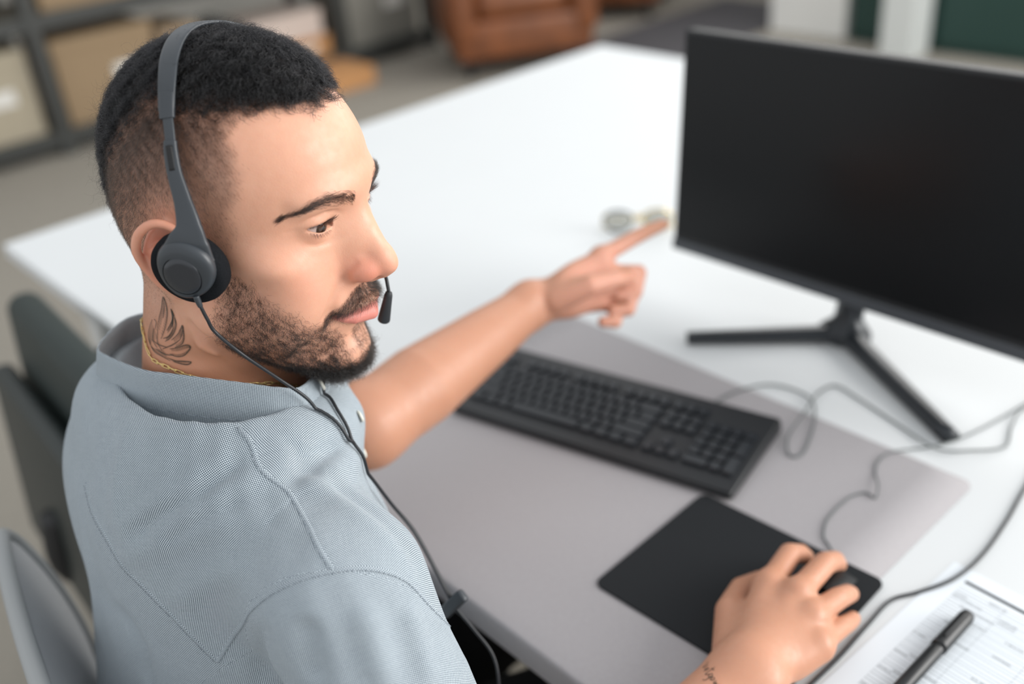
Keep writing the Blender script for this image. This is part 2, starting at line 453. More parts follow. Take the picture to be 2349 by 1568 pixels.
RH = {
 'index': ([(-.0165, .156, .791), (-.0265, .202, .789), (-.0285, .2235, .774), (-.029, .234, .763)], [.0098, .0090, .0080, .0068]),
 'middle': ([(.0085, .160, .794), (.0035, .212, .790), (-.0005, .236, .774), (-.001, .244, .764)], [.0100, .0092, .0082, .0070]),
 'ring': ([(.0290, .150, .789), (.0300, .190, .781), (.0270, .2125, .768), (.0250, .222, .760)], [.0096, .0086, .0078, .0068]),
 'pinky': ([(.0455, .135, .780), (.0440, .174, .769), (.0415, .193, .759), (.0395, .203, .754)], [.0088, .0077, .0069, .0060]),
 'thumb': ([(-.006, .090, .772), (-.033, .125, .771), (-.047, .160, .763), (-.046, .186, .756)], [.0150, .0125, .0098, .0080]),
}
RH = {k_: (v_[0], [r_*1.10 for r_ in v_[1]]) for k_, v_ in RH.items()}
hand(RH, RW, (0, 0, 1), 0.0162)
body.add(sdE((0.014, 0.118, 0.776), (0.036, 0.036, 0.016)), 0.012)
# left arm pointing at the screen
LE = np.array([-0.386, 0.004, 0.872]); LW = np.array([-0.4114, 0.2551, 0.8927])
body.add(sdCurve([LS, 0.5*(LS+LE)+np.array([.0, .0, -.004]), LE], [.042, .045, .039]), 0.03)
body.add(sdCurve([LE, LE+(LW-LE)*0.3, LE+(LW-LE)*0.7, LW], [.040, .0425, .033, .0250]), 0.02)
body.add(sdE(LW, (0.023, 0.030, 0.029)), 0.012)
LH = {
 'index': ([(-.384, .3465, .927), (-.376, .392, .9345), (-.370, .4155, .9385), (-.365, .434, .9405)], [.0100, .0088, .0080, .0068]),
 'middle': ([(-.372, .342, .911), (-.352, .374, .905), (-.343, .358, .890), (-.353, .340, .890)], [.0102, .0094, .0084, .0072]),
 'ring': ([(-.372, .332, .896), (-.348, .358, .887), (-.339, .341, .875), (-.349, .326, .877)], [.0098, .0090, .0080, .0070]),
 'pinky': ([(-.378, .321, .883), (-.354, .338, .873), (-.343, .323, .865), (-.351, .311, .868)], [.0090, .0080, .0072, .0062]),
 'thumb': ([(-.386, .272, .902), (-.358, .300, .917), (-.347, .330, .916), (-.349, .353, .909)], [.0150, .0122, .0098, .0082]),
}
hand(LH, LW, (-0.97, 0.1, 0.2), 0.0145)
body.add(sdE((-0.390, 0.305, 0.900), (0.015, 0.036, 0.030)), 0.012)

VOX = 0.0014; BODY_LO, BODY_HI = (-0.60, -0.32, 0.67), (0.13, 0.46, 1.31)
import time as _t
_t0 = _t.time()
bV, bF = body.mesh(BODY_LO, BODY_HI, VOX)
bV, bF = largest_island(bV, bF)
_t1 = _t.time()
_hd = np.linalg.norm(bV-HEAD_LOC, axis=1) < 0.16
bV[_hd] = body.project(bV[_hd], 2); bV[~_hd] = body.project(bV[~_hd], 1)
bN = vnormals(bV, bF)
print('BODY', len(bV), len(bF), 'mesh %.1fs project %.1fs' % (_t1-_t0, _t.time()-_t1))
# ---------------------------------------------------------------- skin masks and material
HV = w2h(bV)*1000.0           # body vertices in head millimetres
def gauss(c, r): return np.exp(-(((HV-np.asarray(c))/np.asarray(r))**2).sum(1))
ax_ = np.abs(HV[:, 0])
in_head = (HV[:, 2] > -130) & (np.linalg.norm(HV-np.array([0, 0, 10]), axis=1) < 170)
def skin_material():
    t = NT('skin')
    co = t.coord('Object')
    n1 = t.noise(co, 28, 4); n2 = t.noise(co, 160, 3); n3 = t.noise(co, 900, 2)
    base = t.mix(n1, rgb(208, 155, 128), rgb(224, 176, 150))
    base = t.mix(t.math('MULTIPLY', n2, 0.25), base, rgb(196, 124, 96))
    base = t.mix(t.attr('m_red'), base, rgb(205, 112, 92))
    base = t.mix(t.attr('m_lip'), base, rgb(198, 112, 106))
    base = t.mix(t.attr('m_scalp'), base, rgb(34, 26, 22))
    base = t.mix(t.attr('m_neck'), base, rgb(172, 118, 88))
    base = t.mix(t.attr('m_palm'), base, rgb(228, 168, 146))
    rough = t.ramp(n2, 0.3, 0.7, 0.40, 0.52)
    t.base(base, rough, 0, 0.45)
    b = t.b
    b.inputs['Subsurface Weight'].default_value = 0.35; b.inputs['Subsurface Radius'].default_value = (1.0, 0.36, 0.18); b.inputs['Subsurface Scale'].default_value = 0.0035
    hgt = t.math('ADD', t.math('MULTIPLY', n3, 0.6), n2)
    t.bump(hgt, 0.26, 0.0006)
    return t.m
SKIN = skin_material()
body_me = mesh_np('person', bV, bF)
person = link('person', body_me, SKIN)
set_attr(body_me, 'm_red', np.clip(0.55*gauss((14, 106, -12), (12, 18, 13))+0.25*gauss((42, 66, -12), (20, 24, 18))+0.5*gauss((82, -14, 4), (12, 22, 30)), 0, 0.7))
lipm = np.zeros(len(bV))
# lips: between the upper and lower vermilion borders
yy = HV[:, 1]; zz = HV[:, 2]
half = np.clip(1-(ax_/29.0)**2, 0, 1)
upb = -45.2+6.0*half**0.8-1.5*np.exp(-(ax_/3.5)**2); lob = -45.2-11.5*half**0.75
lipm = sstep(zz, lob-1, lob+1)*sstep(-zz, -upb-1, -upb+1)*(ax_ < 29)*(yy > 84)*in_head
set_attr(body_me, 'm_lip', lipm*0.75)
set_attr(body_me, 'm_palm', 0.8*np.exp(-(np.linalg.norm(bV-np.array([-.365, .335, .905]), axis=1)/0.075)**4)*sstep(bN@np.array([.95, -.1, .1]), -0.1, 0.7))
# ---------------------------------------------------------------- eyes
def eye_materials():
    t = NT('eyeball')
    co = t.coord('Object')                    # object space: metres, +y is the gaze
    sep = t.n('ShaderNodeSeparateXYZ'); t.l(co, sep.inputs[0])
    r = t.math('SQRT', t.math('ADD', t.math('POWER', sep.outputs[0], 2), t.math('POWER', sep.outputs[2], 2)))
    front = t.math('GREATER_THAN', sep.outputs[1], 0)
    iris = t.math('MULTIPLY', t.ramp(r, 0.0058, 0.0064, 1, 0), front)
    pup = t.math('MULTIPLY', t.ramp(r, 0.0021, 0.0025, 1, 0), front)
    ang = t.math('ARCTAN2', sep.outputs[0], sep.outputs[2])
    cmb = t.n('ShaderNodeCombineXYZ'); t.l(t.math('MULTIPLY', ang, 6.0), cmb.inputs[0]); t.l(t.math('MULTIPLY', r, 220.), cmb.inputs[1])
    st = t.noise(cmb.outputs[0], 2.0, 3)
    ic = t.mix(st, rgb(36, 20, 12), rgb(74, 44, 26))
    ic = t.mix(t.ramp(r, 0.0044, 0.0060, 0, 0.8), ic, rgb(24, 15, 11))
    scl = t.mix(t.noise(co, 240, 3), rgb(196, 182, 176), rgb(184, 152, 144))
    c = t.mix(iris, scl, ic); c = t.mix(pup, c, rgb(6, 5, 5))
    t.base(c, 0.06, 0, 0.6); t.b.inputs['Coat Weight'].default_value = 0.25; t.b.inputs['Coat Roughness'].default_value = 0.02
    return t.m
EYE_MAT = eye_materials()
def make_eye(sx):
    bm = bmesh.new(); bmesh.ops.create_uvsphere(bm, u_segments=40, v_segments=28, radius=0.0119)
    bmesh.ops.rotate(bm, cent=(0, 0, 0), matrix=Matrix.Rotation(R(-90), 3, 'X'), verts=bm.verts)
    for v in bm.verts:                       # the corneal bulge
        rr = math.hypot(v.co.x, v.co.z)
        if v.co.y > 0 and rr < 0.0068: v.co.y += 0.0010*(1-(rr/0.0068)**2)
    o = link('eye', from_bm('eye', bm), EYE_MAT, person)
    gaze = Matrix.Rotation(R(-7 if sx > 0 else -7), 4, 'Z')@Matrix.Rotation(R(-7), 4, 'X')
    o.matrix_local = HEAD_M@Matrix.Translation(Vector(mm(sx*EYE[0], EYE[1], EYE[2])))@gaze
    return o
make_eye(1); make_eye(-1)
# ---------------------------------------------------------------- hair, beard, brows and lashes as real strands
rng = np.random.default_rng(7)
hsel = in_head[bF].all(1) & (HV[bF[:, 0], 2] > -125)
hF = bF[hsel]; hC_ = HV[hF].mean(1); hA = np.linalg.norm(np.cross(HV[hF[:, 2]]-HV[hF[:, 0]], HV[hF[:, 3]]-HV[hF[:, 1]]), axis=1)/2      # mm^2
HN = bN@HEAD_R
def scatter(dens, dmax):
    """roots on the head; dens(P, N) in hairs per mm^2"""
    d = dens(hC_, HN[hF].mean(1)); ex = hA*d
    n = rng.poisson(ex); idx = np.repeat(np.arange(len(hF)), n)
    u, v = rng.random(len(idx)), rng.random(len(idx)); q = hF[idx]
    w = np.stack([(1-u)*(1-v), u*(1-v), u*v, (1-u)*v], 1)
    return (HV[q]*w[:, :, None]).sum(1), (lambda n_: n_/np.linalg.norm(n_, axis=1)[:, None])((HN[q]*w[:, :, None]).sum(1))
def tang(D, N):
    T = D-(D*N).sum(1)[:, None]*N; return T/(np.linalg.norm(T, axis=1)[:, None]+1e-9)
def grow(P, N, T, L, npts, lift0, lift1, curl=0., period=10., wob=0., sag=0., lock=0.):
    """strands: start along a mix of normal and tangent, end nearer the tangent; all in mm"""
    n = len(P); t = np.linspace(0, 1, npts); L = np.broadcast_to(L, (n,)); out = np.zeros((n, npts, 3))
    B = np.cross(N, T); ph = rng.random(n)*6.283; co_ = 3.0*np.sin(P[:, 0]*0.33+1.7*np.sin(P[:, 1]*0.21))+3.0*np.cos(P[:, 1]*0.29+P[:, 2]*0.27+1.5*np.sin(P[:, 0]*0.19)); ph = np.where(rng.random(n) < lock, co_+rng.normal(0, .5, n), ph); per = period*(0.8+0.4*rng.random(n)); hand = np.where((rng.random(n) < 0.5) & (rng.random(n) > lock), -1, 1)
    jit = rng.normal(0, wob, (n, 3))
    lift0 = np.broadcast_to(lift0, (n,)); lift1 = np.broadcast_to(lift1, (n,)); curl = np.broadcast_to(curl, (n,))
    pos = P-N*0.3; out[:, 0] = pos
    for i in range(1, npts):
        tm = (t[i]+t[i-1])/2; li = lift0+(lift1-lift0)*tm
        D = N*li[:, None]+T*(1-li)[:, None]+jit
        D /= np.linalg.norm(D, axis=1)[:, None]
        pos = pos+D*(L*(t[i]-t[i-1]))[:, None]
        a = ph+hand*L*t[i]/per*6.283
        off = curl*min(1, t[i]*2.2)
        E1 = B; E2 = np.cross(D, B)
        out[:, i] = pos+(np.cos(a)*off)[:, None]*E1+(np.sin(a)*off)[:, None]*E2
        out[:, i, 2] -= sag*t[i]**2
    return out
def strands(name, S, rad, mat, parent, tip=0.35):
    S = S/1000@HEAD_R.T+HEAD_LOC; n, k, _ = S.shape
    cu = bpy.data.hair_curves.new(name); cu.add_curves([k]*n)
    cu.attributes['position'].data.foreach_set('vector', S.reshape(-1).astype(np.float32))
    a = cu.attributes.get('radius') or cu.attributes.new('radius', 'FLOAT', 'POINT')
    prof = 1-(1-tip)*np.linspace(0, 1, k)**2
    a.data.foreach_set('value', (np.broadcast_to(rad, (n,))[:, None]*prof[None]/1000).reshape(-1).astype(np.float32))
    o = bpy.data.objects.new(name, cu); COL.objects.link(o); o.parent = parent; cu.materials.append(mat); o['kind'] = 'stuff'
    return o
def hair_material(name, col, rough=0.27):
    t = NT(name); h = t.n('ShaderNodeBsdfHairPrincipled')
    h.parametrization = 'COLOR'; h.inputs['Color'].default_value = col
    h.inputs['Roughness'].default_value = rough; h.inputs['Radial Roughness'].default_value = 0.45
    h.inputs['Random Roughness'].default_value = 0.2; h.inputs['IOR'].default_value = 1.5
    t.l(h.outputs[0], t.out.inputs['Surface']); return t.m
HAIR = hair_material('black_hair', (0.0014, 0.0014, 0.0017, 1)); BEARD = hair_material('beard_hair', (0.005, 0.004, 0.0035, 1)); FADE = hair_material('faded_hair', (0.012, 0.008, 0.006, 1))
ip = lambda x, xs, ys: np.interp(x, xs, ys)
def jag(P, s, amp): return amp*np.sin(P[:, 0]*0.9/s+P[:, 1]*1.3/s)*np.cos(P[:, 2]*1.1/s-P[:, 1]*0.7/s)
def top_line(P):       # height of the lower edge of the long hair
    return ip(P[:, 1], [-110, -95, -82, -70, -30, -10, 24, 45, 60, 75], [-60, -28, 12, 46, 98, 97, 99, 102, 101, 97])
def m_top(P):
    w = ip(P[:, 1], [-90, -40, 10, 40], [22, 18, 14, 4])
    return sstep((P[:, 2]-top_line(P)+jag(P, 6, 2.0))/w, -0.9, 1.0)
def front_edge(P):     # foremost y of the faded sides, by height
    return ip(P[:, 2], [-40, -15, 5, 28, 45, 66, 88, 98, 110], [26, 26, 29, 33, 37, 40, 27, 30, 74])
def m_side(P):
    f = sstep(front_edge(P)-P[:, 1]+jag(P, 5, 2), -5, 9)
    ear = np.exp(-(((P-np.array([76, -8, 0]))/np.array([16, 22, 31]))**2).sum(1)*1.0)
    low = sstep(P[:, 2]+jag(P, 5, 3), ip_low(P)-14, ip_low(P)+14)
    return f*low*(np.abs(P[:, 0]) < 77)*(1-np.clip(ear*2.2, 0, 1))*(1-m_top(P))
def ip_low(P): return ip(P[:, 1], [-100, -60, -25, -12, 0, 20, 30], [-92, -86, -64, 0, 0, -18, -20])
# long curly hair of the top and back
Pt, Nt = scatter(lambda P, N: 1.15*m_top(P), 1)
fw = np.stack([np.sign(Pt[:, 0])*0.55+0*Pt[:, 0], ip(Pt[:, 1], [-60, -25, 0], [-0.55, 0.25, 0.75]), -0.45+0*Pt[:, 0]], 1)
edge = np.clip((Pt[:, 2]-top_line(Pt))/14, 0, 1)
Lt = (7.5+8.5*edge)*ip(Pt[:, 1], [-95, -60, -20, 30], [0.58, 0.68, 0.9, 1.05])*(0.75+0.5*rng.random(len(Pt)))
clump = np.stack([np.sin(Pt[:, 0]*0.52+Pt[:, 1]*0.38+1), np.cos(Pt[:, 1]*0.47-Pt[:, 2]*0.35), np.sin(Pt[:, 2]*0.5+Pt[:, 0]*0.4)], 1)
Tt = tang(fw+0.75*clump+rng.normal(0, .25, Pt.shape), Nt)
hair = strands('hair', grow(Pt, Nt, Tt, Lt, 9, ip(Pt[:, 1], [-80, -20, 40], [0.38, 0.40, 0.56]), 0.08, curl=1.5, period=10.0, wob=0.09, lock=0.94), 0.078, HAIR, person)
hair['label'] = 'short dense black wavy hair on the crown'
# flyaway strands
Pw, Nw = scatter(lambda P, N: 0.02*m_top(P), 1)
strands('flyaway_hair', grow(Pw, Nw, tang(rng.normal(0, 1, Pw.shape), Nw), 11+8*rng.random(len(Pw)), 10, 0.7, 0.4, curl=2.2, period=13, wob=0.2), 0.036, HAIR, person)
# faded sides
def fade_len(P): return ip(P[:, 1], [-95, -60, -20, 10, 40], [7.5, 5.2, 3.4, 2.8, 2.2])*sstep(P[:, 2], -70, 60)+0.8+3.0*sstep(P[:, 2], 70, 98)
Pf, Nf = scatter(lambda P, N: m_side(P)*ip(P[:, 1], [-90, -60, -20, 20, 40], [1.8, 1.7, 1.35, 1.0, 0.5])*(0.40+0.35*sstep(P[:, 2], -40, 30)+0.55*sstep(P[:, 2], 40, 95)), 1)
ff = np.stack([0*Pf[:, 0], ip(Pf[:, 1], [-60, -30, 0, 30], [-0.35, 0.1, 0.45, 0.75]), -0.75+0*Pf[:, 0]], 1)
clf = np.stack([0*Pf[:, 0], np.sin(Pf[:, 2]*0.55+Pf[:, 1]*0.5), np.cos(Pf[:, 1]*0.6-Pf[:, 2]*0.3)], 1)
Tf = tang(ff+0.3*clf+rng.normal(0, .22, Pf.shape), Nf)
strands('faded_side_hair', grow(Pf, Nf, Tf, fade_len(Pf)*(0.7+0.6*rng.random(len(Pf))), 5, 0.42, 0.16, curl=0.15, period=9, wob=0.1), ip(Pf[:, 1], [-80, -20, 30], [0.058, 0.05, 0.040]), FADE, person)
# beard and moustache
def beard_up(P): return ip(P[:, 1], [8, 16, 23, 36, 49, 62, 73, 80, 85, 89, 94, 98], [8, 0, -6, -12, -16, -24, -33, -42, -55, -78, -86, -90])
def m_beard(P, N):
    a = np.abs(P[:, 0]); z = P[:, 2]; y = P[:, 1]
    cheek = sstep(beard_up(P)-z+jag(P, 4, 3.0), -5, 7)*sstep(y, 9+ip(z, [-60, -20, 0], [0, 4, 6]), 20+ip(z, [-60, -20, 0], [0, 4, 6]))
    under = sstep(z, ip(y, [10, 40, 60, 85], [-70, -94, -110, -120])-4, ip(y, [10, 40, 60, 85], [-70, -94, -110, -120])+5)
    goat = sstep(-z, 58, 64)*sstep(-a, -10, -6)*(y > 80)
    lipz = (z > -57)*(a < 27)*(y > 84)
    return np.maximum(cheek*(1-lipz), goat)*under
def m_must(P):
    a = np.abs(P[:, 0]); z = P[:, 2]; y = P[:, 1]
    lo = ip(a, [0, 8, 16, 24, 30, 34], [-39.5, -39.8, -41.5, -44.5, -49, -52]); hi = ip(a, [0, 4, 10, 18, 26, 33, 36], [-27, -24.5, -25, -31, -37, -43, -47])
    return sstep(z, lo-1.5, lo+1)*sstep(-z, -hi-1.5, -hi+2.5)*(y > 76)*(a < 35)
chinw = lambda P: sstep(P[:, 1], 40, 82)*sstep(-P[:, 2], 78, 96)
Pb, Nb = scatter(lambda P, N: 2.5*m_beard(P, N)*(0.22+0.40*sstep(beard_up(P)-P[:, 2], 0, 22)+0.35*sstep(-P[:, 2], 55, 85)+1.1*chinw(P))*(0.75+0.5*np.sin(P[:, 1]*0.5+1.3*np.sin(P[:, 2]*0.37))*np.sin(P[:, 2]*0.46+P[:, 1]*0.2)), 1)
fb = np.stack([0.0*Pb[:, 0], 0.45+0*Pb[:, 0], -0.8+0*Pb[:, 0]], 1)
clb = np.stack([np.sin(Pb[:, 1]*0.8+Pb[:, 2]*0.5), np.sin(Pb[:, 2]*0.75+Pb[:, 1]*0.45), np.cos(Pb[:, 1]*0.7-Pb[:, 2]*0.6)], 1)
Tb = tang(fb+0.55*clb+rng.normal(0, .40, Pb.shape), Nb)
Lb = (5.2+6.5*chinw(Pb))*(0.6+0.8*rng.random(len(Pb)))
beard = strands('beard', grow(Pb, Nb, Tb, Lb, 7, 0.45, 0.12, curl=0.65+0.3*chinw(Pb), period=7.5, wob=0.16, lock=0.5), 0.058, BEARD, person)
Pm, Nm = scatter(lambda P, N: 2.1*m_must(P), 1)
Tm = tang(np.stack([np.sign(Pm[:, 0])*ip(np.abs(Pm[:, 0]), [0, 10, 30], [0.2, 0.75, 1.0]), 0*Pm[:, 0], -0.75+0*Pm[:, 0]], 1)+rng.normal(0, .3, Pm.shape), Nm)
strands('moustache', grow(Pm, Nm, Tm, (6.4)*(0.6+0.7*rng.random(len(Pm))), 6, 0.5, 0.1, curl=0.25, period=9, wob=0.1), 0.054, BEARD, person)
# stray stubble on the cheek
Ps, Ns = scatter(lambda P, N: 0.022*sstep(beard_up(P)+16-P[:, 2], 0, 14)*(P[:, 1] > 22)*(P[:, 1] < 80)*(np.abs(P[:, 0]) > 30), 1)
strands('cheek_stubble', grow(Ps, Ns, tang(rng.normal(0, .5, Ps.shape)+[0, .3, -.6], Ns), 1.6+2*rng.random(len(Ps)), 4, 0.4, 0.1, curl=0.2, period=6), 0.03, BEARD, person)
# eyebrows
def brow(sx):
    C = catmull([(10.5, 40.0), (20, 43.6), (31, 46.4), (41, 44.8), (48.5, 40.0), (53.5, 35.0)], 12); w = ip(np.linspace(0, 1, len(C)), [0, .12, .4, .7, 1], [4.6, 5.4, 4.8, 3.8, 2.4])
    n = 1400; s = rng.random(n)**1.15; i = s*(len(C)-1); xz = np.stack([np.interp(i, np.arange(len(C)), C[:, k]) for k in (0, 1)], 1); ww = np.interp(i, np.arange(len(C)), w)
    v = np.clip(rng.normal(0, .52, n), -1.15, 1.15); xz[:, 1] += v*ww
    front = (hC_[:, 1] > 45)&(hC_[:, 0]*sx > 0)&(hC_[:, 2] > 25)&(hC_[:, 2] < 62); ci = np.flatnonzero(front); cc = hC_[ci][:, [0, 2]]*np.array([sx, 1]); nn = HN[hF[ci]].mean(1)
    P = np.zeros((n, 3)); N = np.zeros((n, 3))
    for k in range(n):
        j = ((cc-xz[k])**2).sum(1).argmin(); P[k] = hC_[ci[j]]; N[k] = nn[j]
    P[:, :1] += 0.4*rng.normal(size=(n, 1))
    slope = np.interp(s, [0, .25, .5, .75, 1], [1.1, 0.55, 0.10, -0.35, -0.65]); up = slope-0.45*v
    T = tang(np.stack([sx*np.ones(n), -0.55*np.ones(n), up], 1)+rng.normal(0, .16, P.shape), N)
    return grow(P, N, T, np.interp(s, [0, .2, .6, 1], [5.0, 7.5, 8.0, 5.5])*(0.7+0.5*rng.random(n)), 6, 0.22, 0.03, curl=0.15, period=10, wob=.05)
for sx in (1, -1): strands('eyebrow', brow(sx), 0.042, BEARD, person)
def lashes(sx, upper):
    n = 190 if upper else 90; a = np.sort(rng.uniform(-46, 60, n)); up, lo = lid_curves(a); e = np.radians((up+0.5) if upper else (lo-0.5)); ar = np.radians(a)
    d = np.stack([np.sin(ar)*np.cos(e), np.cos(ar)*np.cos(e), np.sin(e)], 1); P = np.array(EYE)+d*13.4
    L = (7.0 if upper else 4.2)*(0.7+0.5*rng.random(n)); k = 6; out = np.zeros((n, k, 3))
    fan = np.stack([np.sin(ar*1.0), np.cos(ar), 0*ar], 1); dirs = fan+rng.normal(0, .12, (n, 3))
    for i in range(k):
        t = i/(k-1)
        z = (-0.28*t+0.75*t*t) if upper else (-0.75*t+0.15*t*t)
        out[:, i] = P+dirs*(L*t)[:, None]*(0.85 if upper else 0.5)+np.array([0, 0, 1])*(L*z)[:, None]
    out[:, :, 0] *= sx
    return out
LASH = hair_material('lash_hair', (0.005, 0.004, 0.004, 1))
for sx in (1, -1):
    strands('eyelashes', lashes(sx, True), 0.06, LASH, person, 0.2); strands('eyelashes', lashes(sx, False), 0.042, LASH, person, 0.2)
# follicle shade of the scalp under the hair
sc_ = np.zeros(len(bV)); hv = HV[in_head]
mside = m_side(hv)*(0.26+0.44*sstep(hv[:, 2], -30, 95)*ip(hv[:, 1], [-80, 0, 40], [1.8, 1.15, .42]))
sc_[in_head] = np.clip(np.maximum(np.maximum(m_top(hv)*1.0, mside), 0.16*m_beard(hv, None)+0.3*m_must(hv)), 0, 1)
set_attr(body_me, 'm_scalp', sc_)
wneck = sstep(-HV[:, 2], 45, 85)*(~(HV[:, 1] > 60))*(np.linalg.norm(HV[:, :2], axis=1) < 120)*0.75  # neck: deeper tan, with its shade also put into the skin colour
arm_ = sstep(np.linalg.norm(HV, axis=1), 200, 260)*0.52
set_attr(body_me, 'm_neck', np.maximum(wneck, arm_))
print('HAIR', len(Pt), len(Pf), len(Pb), len(Pm))
# ---------------------------------------------------------------- the shirt
shirt_f = Field(); sa = shirt_f.add
sa(sdE((-0.322, -0.172, 0.870), (0.178, 0.112, 0.165)), 0.001)
sa(sdE((-0.340, -0.190, 0.945), (0.145, 0.070, 0.080)), 0.05)
sa(sdE((-0.328, -0.153, 0.985), (0.114, 0.084, 0.058)), 0.035)
sa(sdE((-0.325, -0.180, 0.690), (0.172, 0.145, 0.19)), 0.06)
sa(sdRC((-0.255, -0.172, 0.982), (-0.140, -0.180, 0.948), 0.046, 0.050), 0.045)
sa(sdRC((-0.40, -0.155, 0.975), (-0.505, -0.150, 0.925), 0.044, 0.046), 0.045)
_ring = [(-.232, -.151, 1.012), (-.250, -.170, 1.013), (-.274, -.186, 1.014), (-.306, -.2015, 1.014), (-.338, -.2130, 1.014), (-.374, -.2170, 1.013), (-.400, -.2115, 1.011), (-.420, -.190, 1.006), (-.423, -.165, 1.004), (-.408, -.126, 1.002), (-.365, -.095, .994), (-.31, -.080, .988), (-.257, -.094, .992), (-.2285, -.131, 1.006), (-.232, -.151, 1.012)]
sa(sdCurve([(x_, y_, z_+0.001) for x_, y_, z_ in _ring], 0.0125), 0.045)
# sleeves
RSL = RS+(RE-RS)*0.66; LSL = LS+(LE-LS)*0.80
sa(sdCurve([(-0.135, -0.178, 0.945), RS+(RE-RS)*0.3, RSL], [.053, .057, .059]), 0.035)
sa(sdCurve([(-0.510, -0.148, 0.922), LS+(LE-LS)*0.4, LSL], [.050, .056, .058]), 0.035)
# openings: neck and cuffs
sa(sdE((-0.325, -0.149, 1.070), (0.101, 0.072, 0.095)), 0.004, 's')
def cuff(c, ax, rin):
    ax = ax/np.linalg.norm(ax)
    sa(sdRC(c-ax*0.03, c+ax*0.10, rin, rin+0.004), 0.003, 's')
cuff(RSL+(RE-RS)/np.linalg.norm(RE-RS)*0.057, RE-RS, 0.0530)
cuff(LSL+(LE-LS)/np.linalg.norm(LE-LS)*0.056, LE-LS, 0.0525)
def halfspace(p0, n):
    p0 = np.asarray(p0, np.float32); n = np.asarray(n, np.float32); n = n/np.linalg.norm(n)
    return (lambda X: (X-p0)@n), p0, 9.0
def cfold(P, depth, width):
    """a soft crease (depth > 0) or ridge (depth < 0) in the cloth, millimetres, fading at both ends"""
    Q = catmull(P, 3).astype(np.float32); f0 = sdCurve(Q, 0.0); c = (Q[0]+Q[-1])/2; L_ = np.linalg.norm(Q[-1]-Q[0])/2+0.004
    def fn(X):
        d = f0[0](X); e = np.clip(1.2-np.linalg.norm(X-c, axis=1)/L_, 0, 1)
        return depth/1000*np.exp(-(d/(width/1000))**2)*np.clip(e*1.8, 0, 1)
    sa((fn, f0[1], f0[2]+width*2.5/1000), 0, 'd')
FOLDS = [
 ([(-.2832, -.2679, .9705), (-.2546, -.2476, .997), (-.235, -.2259, 1.0159), (-.2264, -.1997, 1.0299)], -2.2, 9),
 ([(-.2700, -.2640, .976), (-.2440, -.2440, .996), (-.2230, -.2210, 1.012), (-.2130, -.1940, 1.024)], 2.4, 7),
 ([(-.2448, -.2521, .9828), (-.2256, -.2343, 1.0012), (-.2089, -.2136, 1.0139), (-.1967, -.1877, 1.0206)], -2.2, 9),
 ([(-.2330, -.2490, .982), (-.2150, -.2310, .997), (-.1960, -.2090, 1.008)], 2.0, 6),
 ([(-.2762, -.2721, .9539), (-.2406, -.2534, .9772), (-.214, -.2344, .994), (-.1789, -.2039, 1.0068)], -2.0, 10),
 ([(-.3043, -.2327, 1.0278), (-.2976, -.2515, 1.0065), (-.2906, -.2671, .9754)], -1.6, 9),
 ([(-.1829, -.1746, 1.0157), (-.1955, -.1427, 1.0129), (-.2167, -.1095, .9946)], 3.0, 8),
 ([(-.1700, -.1700, 1.010), (-.1800, -.1420, 1.006), (-.2050, -.1080, .985)], -2.6, 9),
 ([(-.1802, -.1647, 1.0135), (-.1556, -.1584, 1.0059), (-.1266, -.1551, 1.0007), (-.0992, -.1492, .9824)], -2.2, 8),
 ([(-.1760, -.1500, 1.008), (-.1500, -.1460, 1.002), (-.1220, -.1430, .992), (-.098, -.1390, .972)], 2.8, 8),
 ([(-.2152, -.1609, 1.03), (-.1946, -.1584, 1.0191), (-.1711, -.1583, 1.0087)], 1.6, 6),
 ([(-.1035, -.2225, .9708), (-.0979, -.2261, .9565), (-.0927, -.2293, .9398)], 3.0, 9),
 ([(-.0837, -.1912, .9731), (-.0725, -.1949, .9544), (-.0617, -.1994, .9371)], -3.0, 11),
 ([(-.0700, -.1780, .967), (-.0580, -.1810, .947), (-.0470, -.1850, .930)], 2.6, 9),
 ([(-.1368, -.2387, .957), (-.1515, -.2382, .9257), (-.1757, -.2357, .8753)], 2.6, 8),
 ([(-.0758, -.164, .9586), (-.0628, -.1677, .9397), (-.0499, -.1728, .9256)], -2.0, 8),
 ([(-.2927, -.2823, .8989), (-.2771, -.2827, .8736), (-.2712, -.2869, .8435)], 2.6, 10),
 ([(-.168, -.2277, .9828), (-.198, -.2426, .9625), (-.2271, -.261, .9366)], -1.8, 10),
 ([(-.335, -.276, .93), (-.345, -.283, .89), (-.36, -.290, .83)], -2.4, 12)]
for p_, d_, w_ in FOLDS: cfold(p_, d_*1.35, w_)
def ripple(X):
    return 0.0006*np.sin(X[:, 0]*95+6*np.sin(X[:, 1]*31)+X[:, 2]*40)*np.sin(X[:, 1]*70-X[:, 2]*55+4*np.sin(X[:, 0]*27))
sa((ripple, np.array([-.3, -.15, .85]), 9.0), 0, 'd')
SH_LO, SH_HI = (-0.63, -0.33, 0.60), (0.09, 0.06, 1.06)
sV, sF = shirt_f.mesh(SH_LO, SH_HI, 0.0024)
sV, sF = largest_island(sV, sF)
sV = shirt_f.project(sV, 1); sN = vnormals(sV, sF)

